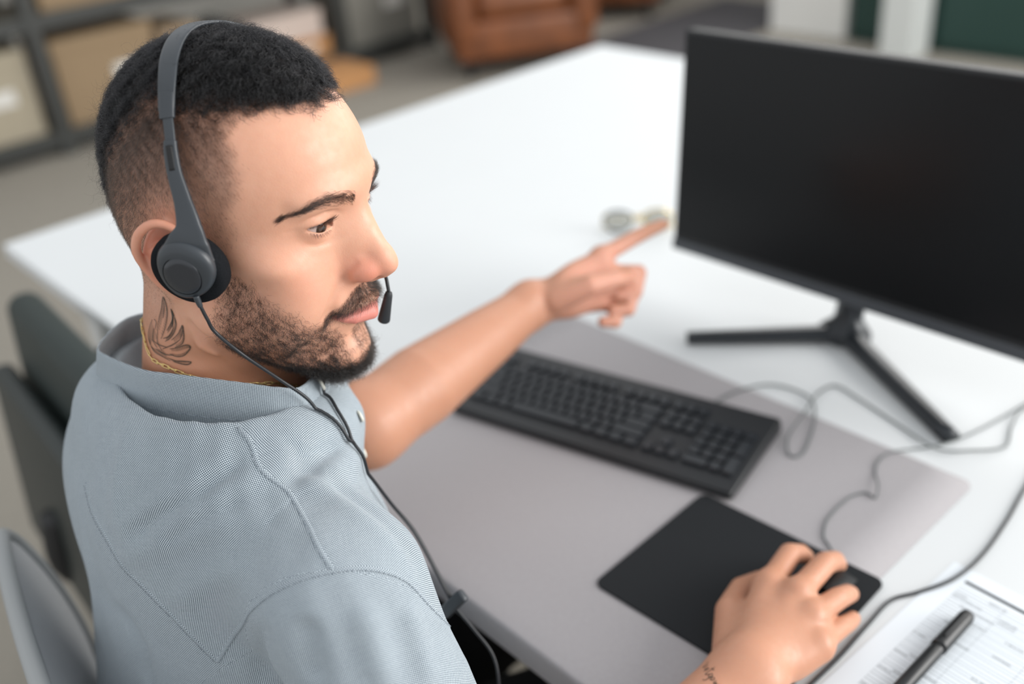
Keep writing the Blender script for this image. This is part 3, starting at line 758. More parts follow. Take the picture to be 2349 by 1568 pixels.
def cloth_material(name='oxford_cloth'):
    """two-tone basket weave; the wv attribute holds metres along warp and weft"""
    t = NT(name)
    a = t.n('ShaderNodeAttribute', attribute_name='wv'); sep = t.n('ShaderNodeSeparateXYZ'); t.l(a.outputs['Vector'], sep.inputs[0])
    P = 2*math.pi/0.00175
    co = t.coord('Object'); wob = t.math('MULTIPLY', t.math('SUBTRACT', t.noise(co, 60, 2), 0.5), 1.6)
    u = t.math('SINE', t.math('ADD', t.math('MULTIPLY', sep.outputs[0], P), wob)); v = t.math('SINE', t.math('ADD', t.math('MULTIPLY', sep.outputs[1], P), wob))
    w = t.math('MULTIPLY', u, v)
    k = t.ramp(w, -0.22, 0.22)
    sc = t.n('ShaderNodeMapping'); sc.inputs['Scale'].default_value = (60, 700, 1); t.l(a.outputs['Vector'], sc.inputs[0]); slub = t.noise(sc.outputs[0], 1.0, 3)
    sc2 = t.n('ShaderNodeMapping'); sc2.inputs['Scale'].default_value = (700, 60, 1); t.l(a.outputs['Vector'], sc2.inputs[0]); slub2 = t.noise(sc2.outputs[0], 1.0, 3)
    sl = t.math('MULTIPLY', t.math('ADD', slub, slub2), 0.5)
    dark = t.mix(sl, rgb(52, 62, 72), rgb(82, 96, 108)); light = t.mix(sl, rgb(178, 190, 198), rgb(212, 221, 226))
    c = t.mix(k, dark, light)
    t.base(c, 0.85, 0, 0.2); t.b.inputs['Sheen Weight'].default_value = 0.08
    t.bump(t.math('ADD', w, sl), 0.35, 0.00035)
    return t.m
CLOTH = cloth_material()
shirt = empty('shirt', (-0.32, -0.16, 0.9)); shirt.parent = person
_sinv = Matrix.Translation((0.32, 0.16, -0.9))
def wv_attr(me, uv):
    a = me.attributes.new('wv', 'FLOAT_VECTOR', 'POINT'); z_ = np.zeros((len(uv), 3), np.float32); z_[:, :2] = uv; a.data.foreach_set('vector', z_.ravel())
def flatten(V, F, N, t1, uv0, cut=None, it=140):
    """lay a panel flat: least squares coordinates whose gradients follow t1 and its perpendicular"""
    T1 = t1-(t1*N).sum(1)[:, None]*N; T1 /= np.linalg.norm(T1, axis=1)[:, None]+1e-9; T2 = np.cross(N, T1)
    E = np.concatenate([F[:, [0, 1]], F[:, [1, 2]], F[:, [2, 3]], F[:, [3, 0]]]); E.sort(1); E = np.unique(E, axis=0)
    if cut is not None: E = E[np.abs(cut[E[:, 0]]-cut[E[:, 1]]) < 0.05]
    i, j = E[:, 0], E[:, 1]; n = len(V); d = V[j]-V[i]; out = np.zeros((n, 2)); deg = np.bincount(E.ravel(), minlength=n)+1e-9
    for k, T in enumerate((T1, T2)):
        g = (d*(T[i]+T[j])*0.5).sum(1); rhs = np.bincount(j, g, n)-np.bincount(i, g, n); x = uv0[:, k].copy()
        A = lambda q: (lambda dd: np.bincount(j, dd, n)-np.bincount(i, dd, n))(q[j]-q[i])
        r = rhs-A(x); z = r/deg; p = z.copy(); rz = r@z
        for _ in range(it):
            Ap = A(p); al = rz/(p@Ap+1e-20); x += al*p; r -= al*Ap; z = r/deg; rz2 = r@z
            if rz2 < 1e-14: break
            p = z+(rz2/rz)*p; rz = rz2
        out[:, k] = x
    return out
def sub_mesh(name, V, F, sel, dirn, ang, uv0=None, cut=None):
    f = F[sel]; ids = np.unique(f); mp = np.full(len(V), -1); mp[ids] = np.arange(len(ids)); Vp = V[ids]; fp = mp[f]; Np = sN[ids]
    d0 = np.broadcast_to(np.asarray(dirn, float), Vp.shape); t1 = d0-(d0*Np).sum(1)[:, None]*Np; t1 /= np.linalg.norm(t1, axis=1)[:, None]+1e-9
    t1 = t1*math.cos(R(ang))+np.cross(Np, t1)*math.sin(R(ang)); t2 = np.cross(Np, t1)
    start = uv0(Vp) if uv0 else np.stack([(Vp*t1.mean(0)).sum(1), (Vp*t2.mean(0)).sum(1)], 1)
    me = mesh_np(name, Vp, fp); wv_attr(me, flatten(Vp, fp, Np, t1, start, cut(Vp) if cut else None)); return me
def put(o): o.parent = shirt; o.matrix_parent_inverse = _sinv; return o
# seams (world metres)
YF = [(-.2434, -.181, 1.0396), (-.2206, -.1808, 1.0327), (-.2002, -.1863, 1.0225), (-.1763, -.1812, 1.0131), (-.1464, -.1872, 1.0077), (-.1245, -.1932, 1.0035), (-.1071, -.1952, .9959)]
YB = [(-.3409, -.2658, .9847), (-.3218, -.2714, .9716), (-.2954, -.2739, .9586), (-.2712, -.2735, .9444), (-.2468, -.269, .9342), (-.2228, -.2625, .9156), (-.2017, -.2538, .8892)]
SL = [(-.2017, -.2538, .8892), (-.1568, -.2386, .9553), (-.1226, -.2172, .9906), (-.1065, -.1954, .9954), (-.0959, -.1753, .99), (-.0873, -.1567, .9726), (-.081, -.1480, .9498), (-.085, -.1400, .915)]
def plane_fit(P):
    P = np.array(P); c = P.mean(0); n = np.linalg.svd(P-c)[2][2]; return c, n
cS, nS = plane_fit(SL); nS = nS*np.sign(nS@(RE-RS))
fc = sV[sF].mean(1)
TR = np.array([math.cos(R(-8)), math.sin(R(-8)), 0]); TF = np.array([-TR[1], TR[0], 0])
mirror_x = lambda X: np.where(((X-[-.322, -.16, 0])@TR)[:, None] < 0, X-2*((X-[-.322, -.16, 0])@TR)[:, None]*TR, X)
mc = mirror_x(fc); left = ((fc-[-.322, -.16, 0])@TR) < 0
is_sl = ((fc-cS)@nS > 0)&(fc[:, 0] > -0.22)
is_sr = left&(fc[:, 0] < -0.475)
lat = (mc-np.array([-.322, -.16, 0]))@TR; fwd = (mc-np.array([-.322, -.16, 0]))@TF
yfl = np.array(YF); lf = (yfl-np.array([-.322, -.16, 0]))@TR; ff_ = (yfl-np.array([-.322, -.16, 0]))@TF
fy = np.interp(lat, np.concatenate([[0], lf]), np.concatenate([[ff_[0]+0.01], ff_]))
ybl = np.array(YB); lb_ = (ybl-np.array([-.322, -.16, 0]))@TR; zb_ = np.interp(lat, np.concatenate([[-0.02], lb_]), np.concatenate([[0.986], ybl[:, 2]]))
top = ~(is_sl|is_sr)
is_front = top&(fwd > fy); is_yoke = top&~is_front&(mc[:, 2] > zb_); is_back = top&~is_front&~is_yoke
axR = (RE-RS)/np.linalg.norm(RE-RS); axL = (LE-LS)/np.linalg.norm(LE-LS)
def uv_sleeve(o_, ax):
    e1 = np.array([.3, -.6, .75]); e1 = e1-(e1@ax)*ax; e1 /= np.linalg.norm(e1); e2 = np.cross(ax, e1)
    return lambda V: np.stack([np.arctan2((V-o_)@e2, (V-o_)@e1)*0.062, (V-o_)@ax], 1)
for nm, sel, dr, ang, ax in (('yoke', is_yoke, TR, 28, None), ('back_panel', is_back, TR, 3, None), ('front_panel', is_front, TR, -10, None), ('sleeve', is_sl, axR, 4, (RS, axR)), ('sleeve', is_sr, axL, 4, (LS, axL))):
    cut = None; uv0 = None
    if ax is not None:
        uvs = uv_sleeve(*ax); cut = lambda V, u_=uvs: u_(V)[:, 0]
        uv0 = lambda V, u_=uvs: np.stack([u_(V)[:, 1], -u_(V)[:, 0]], 1)
    put(link(nm, sub_mesh(nm, sV, sF, sel, dr, ang, uv0, cut), CLOTH))
def snap(P, off=0.0):
    P = np.asarray(P, float); out = np.zeros_like(P); nn = np.zeros_like(P)
    for i, q in enumerate(P):
        d2 = ((sV-q)**2).sum(1); j = np.argpartition(d2, 6)[:6]; w = 1/(d2[j]+1e-7); w /= w.sum()
        n_ = (sN[j]*w[:, None]).sum(0); n_ /= np.linalg.norm(n_); c = (sV[j]*w[:, None]).sum(0)
        out[i] = q+n_*((c-q)@n_)+n_*off; nn[i] = n_
    return out, nn
def seam(P, width=0.0042, th=0.00028, name='seam'):
    P, Nn = snap(catmull(P, 8)); P, Nn = snap(P); T = np.gradient(P, axis=0); T /= np.linalg.norm(T, axis=1)[:, None]; S = np.cross(Nn, T)
    prof = [(-width/2, -0.0004), (-width/2+0.0004, th), (0, th*1.3), (width/2-0.0006, th), (width/2, -0.0004)]
    V = np.concatenate([[p+s_*a+n_*b for a, b in prof] for p, s_, n_ in zip(P, S, Nn)]); k = len(prof)
    F = [(i*k+j, i*k+j+1, (i+1)*k+j+1, (i+1)*k+j) for i in range(len(P)-1) for j in range(k-1)]
    me = mesh_np(name, V, F); L_ = np.concatenate([[0], np.cumsum(np.linalg.norm(np.diff(P, axis=0), axis=1))])
    wv_attr(me, np.stack([np.repeat(L_, k), np.tile([a for a, b in prof], len(P))], 1)); put(link(name, me, CLOTH))
    return P, Nn, S
THREAD = plain('stitching_thread', rgb(140, 150, 160), 0.8)
def stitches(P, Nn, S, off, name='stitching'):
    Q = P+S*off+Nn*0.0009; L_ = np.concatenate([[0], np.cumsum(np.linalg.norm(np.diff(Q, axis=0), axis=1))]); V = []; F = []
    for s0 in np.arange(0, L_[-1]-0.002, 0.0030):
        a = np.array([np.interp(s0, L_, Q[:, i]) for i in range(3)]); b = np.array([np.interp(s0+0.0019, L_, Q[:, i]) for i in range(3)])
        v, f = tube_np([a, b], 0.00022, 5); F += [tuple(x+len(V) for x in q) for q in f]; V += list(v)
    o = put(link(name, mesh_mixed(name, V, F), THREAD)); o['kind'] = 'stuff'
for P_ in (YF, YB, SL):
    q = seam(P_); stitches(*q, -0.0014)
# stand collar
CT = [(-.235, -.126, 1.046), (-.237, -.144, 1.053), (-.252, -.161, 1.059), (-.272, -.178, 1.063), (-.296, -.194, 1.065), (-.322, -.2055, 1.064), (-.364, -.2145, 1.064), (-.389, -.2115, 1.062), (-.412, -.185, 1.062), (-.415, -.164, 1.061), (-.400, -.130, 1.056), (-.36, -.100, 1.048), (-.31, -.086, 1.042), (-.262, -.098, 1.040)]
CB = [(-.2265, -.131, 1.024), (-.232, -.151, 1.028), (-.250, -.170, 1.029), (-.274, -.186, 1.030), (-.306, -.2015, 1.030), (-.338, -.2145, 1.030), (-.374, -.2200, 1.030), (-.400, -.2145, 1.029), (-.422, -.190, 1.026), (-.425, -.165, 1.026), (-.410, -.124, 1.022), (-.365, -.091, 1.012), (-.31, -.075, 1.004), (-.257, -.090, 1.008)]
ct = catmull(CT, 10, True); cb = catmull(CB, 10, True); cen = ct.mean(0)
def collar_mesh():
    n = len(ct); rows = []
    out = ct-cen; out[:, 2] = 0; out /= np.linalg.norm(out, axis=1)[:, None]
    cb2 = cb+(cb-ct)*0.35
    for f, o_ in ((0, 0.0004), (0.12, 0.0012), (0.3, 0.0022), (0.5, 0.0026), (0.7, 0.0022), (0.88, 0.0014), (0.97, 0.0010)): rows.append(cb2+(ct-cb2)*f+out*o_)
    rows.append(ct+np.array([0, 0, 0.0006])); rows.append(ct-out*0.0011)
    for f in (0.85, 0.6, 0.3, 0.0): rows.append(cb2+(ct-cb2)*f-out*0.0014)
    V = np.concatenate(rows); F = [(r*n+i, r*n+(i+1) % n, (r+1)*n+(i+1) % n, (r+1)*n+i) for r in range(len(rows)-1) for i in range(n)]
    L_ = np.concatenate([[0], np.cumsum(np.linalg.norm(np.diff(ct, axis=0), axis=1))]); h_ = np.cumsum([0]+[np.linalg.norm(rows[i+1]-rows[i], axis=1).mean() for i in range(len(rows)-1)])
    me = mesh_np('collar', V, F); uv = np.stack([np.tile(L_, len(rows)), np.repeat(h_, n)], 1)
    c, s = math.cos(R(38)), math.sin(R(38)); uv = np.stack([uv[:, 0]*c-uv[:, 1]*s, uv[:, 0]*s+uv[:, 1]*c], 1)
    wv_attr(me, uv); return me
put(link('collar', collar_mesh(), CLOTH))
out_ = ct-cen; out_[:, 2] = 0; out_ /= np.linalg.norm(out_, axis=1)[:, None]
seamline = cb+(ct-cb)*0.13+out_*0.0022
stitches(seamline[:95], out_[:95], np.zeros_like(seamline[:95]), 0)
# buttons of the placket
BUTTON = plain('pearl_button', rgb(222, 220, 208), 0.25)
def button_bm():
    return lathe_bm([(0, 0.0012), (0.0030, 0.0012), (0.0036, 0.0019), (0.0046, 0.0019), (0.0050, 0.0012), (0.0050, 0), (0, 0)], 24)
for i, q in enumerate([(-.2400, -.1120, 1.037), (-.2420, -.0960, .995), (-.2480, -.0830, .955)]):
    o = link('button', from_bm('button', button_bm()), BUTTON)
    sp, sn = snap([q]); nrm = (sn[0]*0.6+np.array([-.1, .9, .1])) if i else np.array([.25, .95, .15])
    qq = sp[0] if i else np.array(q)+nrm/np.linalg.norm(nrm)*0.003
    o.matrix_world = Matrix.LocRotScale(Vector(qq), Vector(nrm).to_track_quat('Z', 'Y'), None); put(o)
print('SHIRT', len(sV))
# ---------------------------------------------------------------- neck tattoo, wrist tattoo, gold chain
from mathutils.kdtree import KDTree
_near = np.flatnonzero((HV[:, 2] < -20)&(HV[:, 2] > -150)&(HV[:, 0] > 0)&(np.linalg.norm(HV, axis=1) < 190))
def make_kd(ids):
    kd = KDTree(len(ids))
    for i in ids: kd.insert(bV[i], int(i))
    kd.balance(); return kd
KD_NECK = make_kd(_near)
def on_skin(Q, kd, off):
    out = np.zeros((len(Q), 3)); nn = np.zeros((len(Q), 3))
    for i, q in enumerate(Q):
        r = kd.find_n(Vector(q), 5); w = np.array([1/(x[2]+1e-5) for x in r]); w /= w.sum(); j = [x[1] for x in r]
        n_ = (bN[j]*w[:, None]).sum(0); n_ /= np.linalg.norm(n_); c = (bV[j]*w[:, None]).sum(0)
        out[i] = q+n_*((c-q)@n_)+n_*off; nn[i] = n_
    return out, nn
def ink_material(name, alpha):
    t = NT(name); t.base(t.mix(t.noise(t.coord(), 300, 3), rgb(58, 56, 50), rgb(80, 73, 62)), 0.5, 0, 0.3)
    tr = t.n('ShaderNodeBsdfTransparent'); mx = t.n('ShaderNodeMixShader')
    t.l(t.math('MULTIPLY', t.ramp(t.noise(t.coord(), 900, 2), 0.2, 0.6, 0.75, 1.0), alpha), mx.inputs[0]); t.l(tr.outputs[0], mx.inputs[1]); t.l(t.b.outputs[0], mx.inputs[2]); t.l(mx.outputs[0], t.out.inputs['Surface'])
    return t.m
INK = ink_material('tattoo_ink', 0.60); INK2 = ink_material('tattoo_shading', 0.24)
def ribbon(paths, width, kd, off, name, mat):
    V = []; F = []
    for Q in paths:
        P, Nn = on_skin(Q, kd, off); T = np.gradient(P, axis=0); T /= np.linalg.norm(T, axis=1)[:, None]+1e-9; S = np.cross(Nn, T); n = len(P)
        w = width*(0.35+0.65*np.sin(np.pi*np.clip(np.linspace(0.08, 0.92, n), 0, 1))); b = len(V)
        for p, s_, w_ in zip(P, S, w): V += [p-s_*w_/2, p+s_*w_/2]
        F += [(b+2*i, b+2*i+1, b+2*i+3, b+2*i+2) for i in range(n-1)]
    me = mesh_np(name, np.array(V), np.array(F)); return link(name, me, mat, person)
TAT = [
  [(64.2, -40.2, -72.1), (62.5, -38.3, -62.5), (61.2, -35.9, -54.5), (59.5, -34.3, -45.4), (61.5, -30.7, -51.6), (63.2, -30.1, -58.4), (65.2, -31.7, -67.3), (66.7, -35.6, -77.0)],
  [(65.8, -30.1, -69.0), (64.4, -26.1, -61.6), (63.5, -25.2, -57.3), (62.3, -26.5, -51.9), (63.6, -23.6, -57.0), (64.9, -21.8, -62.6), (66.5, -24.1, -69.9), (67.5, -27.7, -74.7), (67.7, -31.6, -77.6)],
  [(67.7, -25.4, -74.9), (66.4, -20.3, -69.2), (65.6, -18.0, -64.7), (65.2, -15.8, -61.1), (65.9, -15.2, -66.3), (66.7, -15.0, -71.4), (67.7, -16.7, -76.1), (68.9, -22.3, -79.6)],
  [(69.4, -27.0, -81.9), (68.8, -20.1, -79.3), (67.4, -13.6, -76.2), (67.0, -10.1, -76.6), (67.9, -10.8, -80.1), (69.7, -14.3, -84.2), (70.9, -20.6, -86.1), (70.5, -26.5, -85.5)],
  [(71.4, -28.6, -89.0), (72.1, -21.5, -89.4), (71.3, -14.6, -88.3), (70.0, -8.4, -87.9), (71.5, -10.9, -90.2), (72.4, -16.4, -90.6), (72.4, -23.6, -90.3)],
  [(60.4, -46.2, -66.7), (60.2, -50.5, -75.3), (61.2, -51.9, -82.4), (64.3, -48.2, -86.8), (67.6, -42.8, -89.5), (70.6, -34.1, -89.7), (72.2, -26.0, -90.5)],
  [(62.6, -44.3, -72.2), (64.5, -45.2, -81.4), (67.5, -39.8, -85.2)],
  [(64.2, -39.5, -71.3), (66.4, -39.7, -80.5), (69.1, -34.5, -85.5)],
  [(61.0, -44.1, -65.2), (62.5, -41.3, -66.8), (63.4, -42.8, -72.7)],
  [(66.9, -33.4, -75.9), (66.9, -27.8, -72.4), (65.4, -24.2, -65.5)],
  [(68.9, -33.7, -83.9), (68.5, -24.2, -78.0), (67.1, -18.3, -72.9)],
  [(63.9, -46.7, -81.8), (67.3, -38.1, -82.2), (68.9, -29.8, -81.4)],
  [(67.5, -40.9, -86.6), (70.2, -31.8, -87.2), (70.7, -22.9, -85.6)],
  [(63.2, -33.8, -60.8), (61.8, -33.2, -54.5), (60.4, -33.0, -48.8)],
  [(65.5, -24.4, -65.7), (64.5, -25.1, -61.8), (63.5, -24.8, -57.2)],
  [(67.1, -18.3, -72.9), (66.2, -16.7, -68.5), (65.6, -15.5, -64.1)],
]
lines = [np.array([h2w(q) for q in catmull(l, 6)]) for l in TAT if len(l) > 1]
tattoo = ribbon(lines, 0.0011, KD_NECK, 0.0005, 'tattoo', INK); tattoo['label'] = 'dark ink tattoo of a feathered wing'
hatch = []
for l in TAT[:6]:
    C = catmull(l, 5); n = len(C)
    for k in range(2, n//2, 1):
        a, b = C[k], C[n-1-k]; m_ = a+(b-a)*0.5
        hatch.append(np.array([h2w(a+(m_-a)*f) for f in np.linspace(0.02, 0.85, 5)])); hatch.append(np.array([h2w(b+(m_-b)*f) for f in np.linspace(0.02, 0.55, 4)]))
ribbon(hatch, 0.0017, KD_NECK, 0.00035, 'tattoo_shading', INK2)
# letters on the right wrist
_wr = np.flatnonzero((np.linalg.norm(bV-(RW+np.array([0, -0.035, 0.02])), axis=1) < 0.09))
KD_WR = make_kd(_wr)
def script_strokes():
    base = RW+np.array([-0.013, -0.037, 0.024]); e1 = np.array([0.85, -0.35, 0.0]); e1 /= np.linalg.norm(e1); e2 = np.array([0.35, 0.85, 0.0]); e2 /= np.linalg.norm(e2)
    glyphs = [[(0, 8), (0.5, 0), (2, -0.5), (3, 2)], [(-1.5, 5.5), (2.5, 6)], [(6, 3), (4.2, 3.4), (4, 0.6), (6, 0.2), (6.4, 3), (6.2, -4), (4, -4.4)], [(9, 3.4), (7.6, 1.8), (8.6, 0), (10, 1.6), (9, 3.4)], [(11.5, 3.5), (12.4, 0.2), (13.4, 2.5), (14.4, 0.2), (15.4, 3.6)], [(-6, 4), (-4.5, 0.5), (-3, 4), (-3.4, -1)], [(-12, 6), (-10, 0), (-8, 5)]]
    return [np.array([base+e1*a*0.0011+e2*b*0.0011 for a, b in catmull(g, 5)]) for g in glyphs]
ribbon(script_strokes(), 0.0012, KD_WR, 0.00035, 'tattoo', INK)
# gold chain round the neck
GOLD = plain('gold', rgb(226, 202, 140), 0.2, 1.0)
CHAIN = [(-.3420, -.1880, 1.0860), (-.3310, -.1985, 1.0800), (-.3192, -.2015, 1.0720), (-.2996, -.1990, 1.0690), (-.2855, -.1915, 1.0640), (-.268, -.178, 1.056), (-.250, -.155, 1.045), (-.250, -.125, 1.030), (-.272, -.100, 1.018), (-.31, -.092, 1.016), (-.350, -.102, 1.028), (-.378, -.130, 1.048), (-.384, -.160, 1.068), (-.368, -.180, 1.082)]
_cn = np.flatnonzero(np.linalg.norm(bV-np.array([-.325, -.150, 1.05]), axis=1) < 0.12); KD_CH = make_kd(_cn)
cp = catmull(CHAIN, 24, True); cp, cn = on_skin(cp, KD_CH, 0.0012)
Lc = np.concatenate([[0], np.cumsum(np.linalg.norm(np.diff(cp, axis=0), axis=1))])
necklace = empty('necklace', tuple(cp[0])); tag(necklace, 'thin gold link chain worn round the neck under the shirt collar', 'necklace')
def link_mesh():
    C = [(math.cos(a)*0.0014+(0.0024 if math.cos(a) > 0 else -0.0024), math.sin(a)*0.0012, 0) for a in np.linspace(0, 2*math.pi, 16, endpoint=False)]
    v, f = tube_np(C, 0.00036, 6, True); return mesh_np('chain_link', v, f)
lm = link_mesh(); _ninv = Matrix.Translation(Vector(cp[0])).inverted()
for k, s0 in enumerate(np.arange(0, Lc[-1]-0.003, 0.0056)):
    p = np.array([np.interp(s0, Lc, cp[:, i]) for i in range(3)]); p2 = np.array([np.interp(s0+0.003, Lc, cp[:, i]) for i in range(3)]); nn = np.array([np.interp(s0, Lc, cn[:, i]) for i in range(3)])
    x = p2-p; x /= np.linalg.norm(x); nn = nn-(nn@x)*x; nn /= np.linalg.norm(nn)
    if k % 2: nn = (nn+np.cross(x, nn)*0.9); nn /= np.linalg.norm(nn)
    y = np.cross(nn, x); o = link('chain_link', lm, GOLD)
    o.matrix_world = Matrix(((x[0], y[0], nn[0], p[0]), (x[1], y[1], nn[1], p[1]), (x[2], y[2], nn[2], p[2]), (0, 0, 0, 1)))
    o.parent = necklace; o.matrix_parent_inverse = _ninv
# ---------------------------------------------------------------- headset, built in head millimetres
PLASTIC = plain('headset_plastic', rgb(52, 57, 62), 0.38, 0, 0.5, bump=0.05, bscale=900)
PLASTIC2 = plain('headset_gloss_plastic', rgb(46, 49, 54), 0.22)
FOAM = plain('headset_foam', rgb(26, 28, 31), 0.95, 0, 0.1, nscale=900, namt=0.6, bump=0.8, bscale=1500)
CABLE = plain('black_cable', rgb(30, 33, 37), 0.45)
headset = empty('headset'); headset.matrix_world = HEAD_M
tag(headset, 'dark grey call-centre headset with foam ear cushions and boom microphone worn on the head', 'headset')
def strap(name, path, width, thick, mat, parent, n=10, mirror=False, rnd=0.8, cen=(0, -10, 35)):
    """flat band with rounded edges; path in mm with the outward side away from cen"""
    P = catmull(path, n); m_ = len(P); s = np.linspace(0, 1, m_); W = np.interp(s, np.linspace(0, 1, len(width)), width) if np.ndim(width) else np.full(m_, width)
    H = np.interp(s, np.linspace(0, 1, len(thick)), thick) if np.ndim(thick) else np.full(m_, thick)
    T = np.gradient(P, axis=0); T /= np.linalg.norm(T, axis=1)[:, None]
    N = P-np.array(cen); N -= (N*T).sum(1)[:, None]*T; N /= np.linalg.norm(N, axis=1)[:, None]; S = np.cross(T, N)
    sec = []
    for a in np.linspace(0, 2*math.pi, 20, endpoint=False):
        c, s_ = math.cos(a), math.sin(a); sec.append((math.copysign(abs(c)**0.45, c), math.copysign(abs(s_)**0.6, s_)))
    V = np.concatenate([[p+S_*x*w/2+N_*y*h_/2 for x, y in sec] for p, S_, N_, w, h_ in zip(P, S, N, W, H)])/1000
    k = len(sec); F = [(i*k+j, i*k+(j+1) % k, (i+1)*k+(j+1) % k, (i+1)*k+j) for i in range(m_-1) for j in range(k)]
    V = np.vstack([V, P[0]/1000, P[-1]/1000]); a, b = len(V)-2, len(V)-1
    F += [(a, (j+1) % k, j, j) for j in range(k)]+[(b, (m_-1)*k+j, (m_-1)*k+(j+1) % k, (m_-1)*k+(j+1) % k) for j in range(k)]
    if mirror: V = V*np.array([-1, 1, 1])
    me = mesh_mixed(name, V, F)
    if mirror: me.flip_normals()
    return link(name, me, mat, parent)
half_band = [(0, -32, 133.0), (22, -28.5, 131.0), (42, -21.5, 123.8), (57, -14, 112), (66, -9.5, 97)]
full = [(-x, y, z) for x, y, z in half_band[:0:-1]]+half_band
strap('headband', full, [11, 12, 13, 13.5, 14, 13.5, 13, 12, 11], 3.0, PLASTIC, headset)
def plate_outline(n=48):
    """egg shaped ear plate in its own plane (mm): x forward, y up"""
    pts = []
    for a in np.linspace(0, 2*math.pi, n, endpoint=False):
        c, s = math.cos(a), math.sin(a); pts.append((19.4*c*(1+0.12*s), 21.0*s+(0 if s > 0 else 2.0)*s))
    return np.array(pts)
def dome(name, outline, base, layers, mat, parent):
    """stack of shrinking outlines: layers [(scale, height)]"""
    n = len(outline); V = []; F = []
    for sc, hh in layers: V += [(x*sc, y*sc, hh) for x, y in outline]
    for r in range(len(layers)-1): F += [(r*n+i, r*n+(i+1) % n, (r+1)*n+(i+1) % n, (r+1)*n+i) for i in range(n)]
    V += [(0, 0, layers[0][1]), (0, 0, layers[-1][1])]; a, b = len(V)-2, len(V)-1
    F += [(a, (i+1) % n, i) for i in range(n)]+[(b, (len(layers)-1)*n+i, (len(layers)-1)*n+(i+1) % n) for i in range(n)]
    me = bpy.data.meshes.new(name); me.from_pydata([tuple(np.array(v)/1000) for v in V], [], F); me.update()
    o = link(name, me, mat, parent); o.matrix_local = base; return o
for sx in (1, -1):
    mir = sx < 0
    strap('slider', [(65, -10, 99), (71, -5, 89), (75.5, -1.5, 80), (78, 0, 75)], [6.8, 6.8], 2.2, PLASTIC, headset, mirror=mir)
    strap('band_socket', [(60.5, -12, 107), (66.2, -9, 96.8), (68.2, -7.6, 93.2)], [10.2, 10.2, 9.8], 4.2, PLASTIC, headset, mirror=mir)
    arm = strap('ear_arm', [(74.8, -2, 82), (77.5, -0.3, 76), (82, 4.5, 64), (87, 12.5, 49), (91.5, 18.5, 36), (94, 19, 26), (94.5, 18, 16)], [8.2, 9.0, 9.6, 11.5, 16, 26, 35], [4.0, 4.2, 4.4, 5, 6, 6, 5], PLASTIC, headset, mirror=mir)
    slot = strap('slot', [(77.2, -1.1, 80), (81.4, 3.4, 65.8)], 4.2, 2.6, plain('slot_shadow', rgb(18, 19, 21), 0.6), arm, n=6, mirror=mir, cen=(-6, -14, 34))
    slot.location = (0.0011*sx, 0.0003, 0.0003)
    yax = Vector((0.10*sx, 0.30, 0.95)).normalized(); zax = Vector((0.955*sx, 0.18, -0.05)); zax = (zax-zax.dot(yax)*yax).normalized(); xax = yax.cross(zax)
    Mx = Matrix((xax, yax, zax)).transposed()
    base = lambda c: Matrix.LocRotScale(Vector(mm(c[0]*sx, c[1], c[2])), Mx, None)
    circ = np.array([(26.0*math.cos(a), 25.0*math.sin(a)) for a in np.linspace(0, 2*math.pi, 56, endpoint=False)])
    dome('ear_cushion', circ, base((77.5, 11.5, 3.2)), [(0.80, 0), (0.93, 1.2), (0.99, 4), (1.0, 8), (0.985, 12), (0.93, 15), (0.80, 16.4), (0.5, 16.8)], FOAM, headset)
    pl = dome('ear_plate', plate_outline(), base((93.0, 15.6, 5.8)), [(0.97, -3), (1.0, 0), (0.995, 2.2), (0.96, 4.2), (0.87, 5.6), (0.70, 6.5), (0.4, 6.9), (0.1, 7.0)], PLASTIC, headset)
    disc = np.array([(12.6*math.cos(a), 13.8*math.sin(a)-2.6) for a in np.linspace(0, 2*math.pi, 40, endpoint=False)])
    d_ = dome('plate_badge', disc, Matrix.Translation((0, 0, 0)), [(1.0, 4.0), (1.0, 6.75), (0.97, 7.15), (0.6, 7.35), (0.1, 7.4)], PLASTIC2, pl)
    rim_ = [(x*1.025/1000, (y+2.6)*1.025/1000-0.0026, 0.00620) for x, y in disc]
    v, f = tube_np(rim_, 0.00055, 6, True); link('badge_groove', mesh_np('badge_groove', v, f), FOAM, pl)
    sr = [(94.5*sx, 21.5, -12.5), (94.0*sx, 22.6, -17.0), (93.2*sx, 23.2, -20.5)]
    tube('strain_relief', catmull([np.array(q)/1000 for q in sr], 4), [0.0021]*5+[0.0019]*2+[0.0017]*2, PLASTIC, headset, 10)
# boom microphone from the far cushion
boom = [(-94, 16, -6), (-93, 42, -22), (-79, 69, -34), (-56, 87, -39), (-37, 95, -37), (-23, 100.5, -31), (-16, 105, -30.5), (-13.6, 108.0, -38)]
tube('microphone_boom', catmull([np.array(q)/1000 for q in boom], 10), 0.00135, CABLE, headset, 10)
mA, mB = np.array([-13.5, 108.4, -38.5]), np.array([-13.8, 104.4, -64.5]); dx = mB-mA
prof = [(0, 1.6), (0.03, 2.5), (0.10, 2.9), (0.12, 3.1), (0.55, 3.9), (0.92, 4.7), (0.97, 4.6), (1.0, 4.0), (1.005, 0.5)]
tube('microphone', [(mA+dx*t_)/1000 for t_, _ in prof], [r_/1000 for _, r_ in prof], plain('microphone_rubber', rgb(34, 38, 42), 0.55), headset, 24)
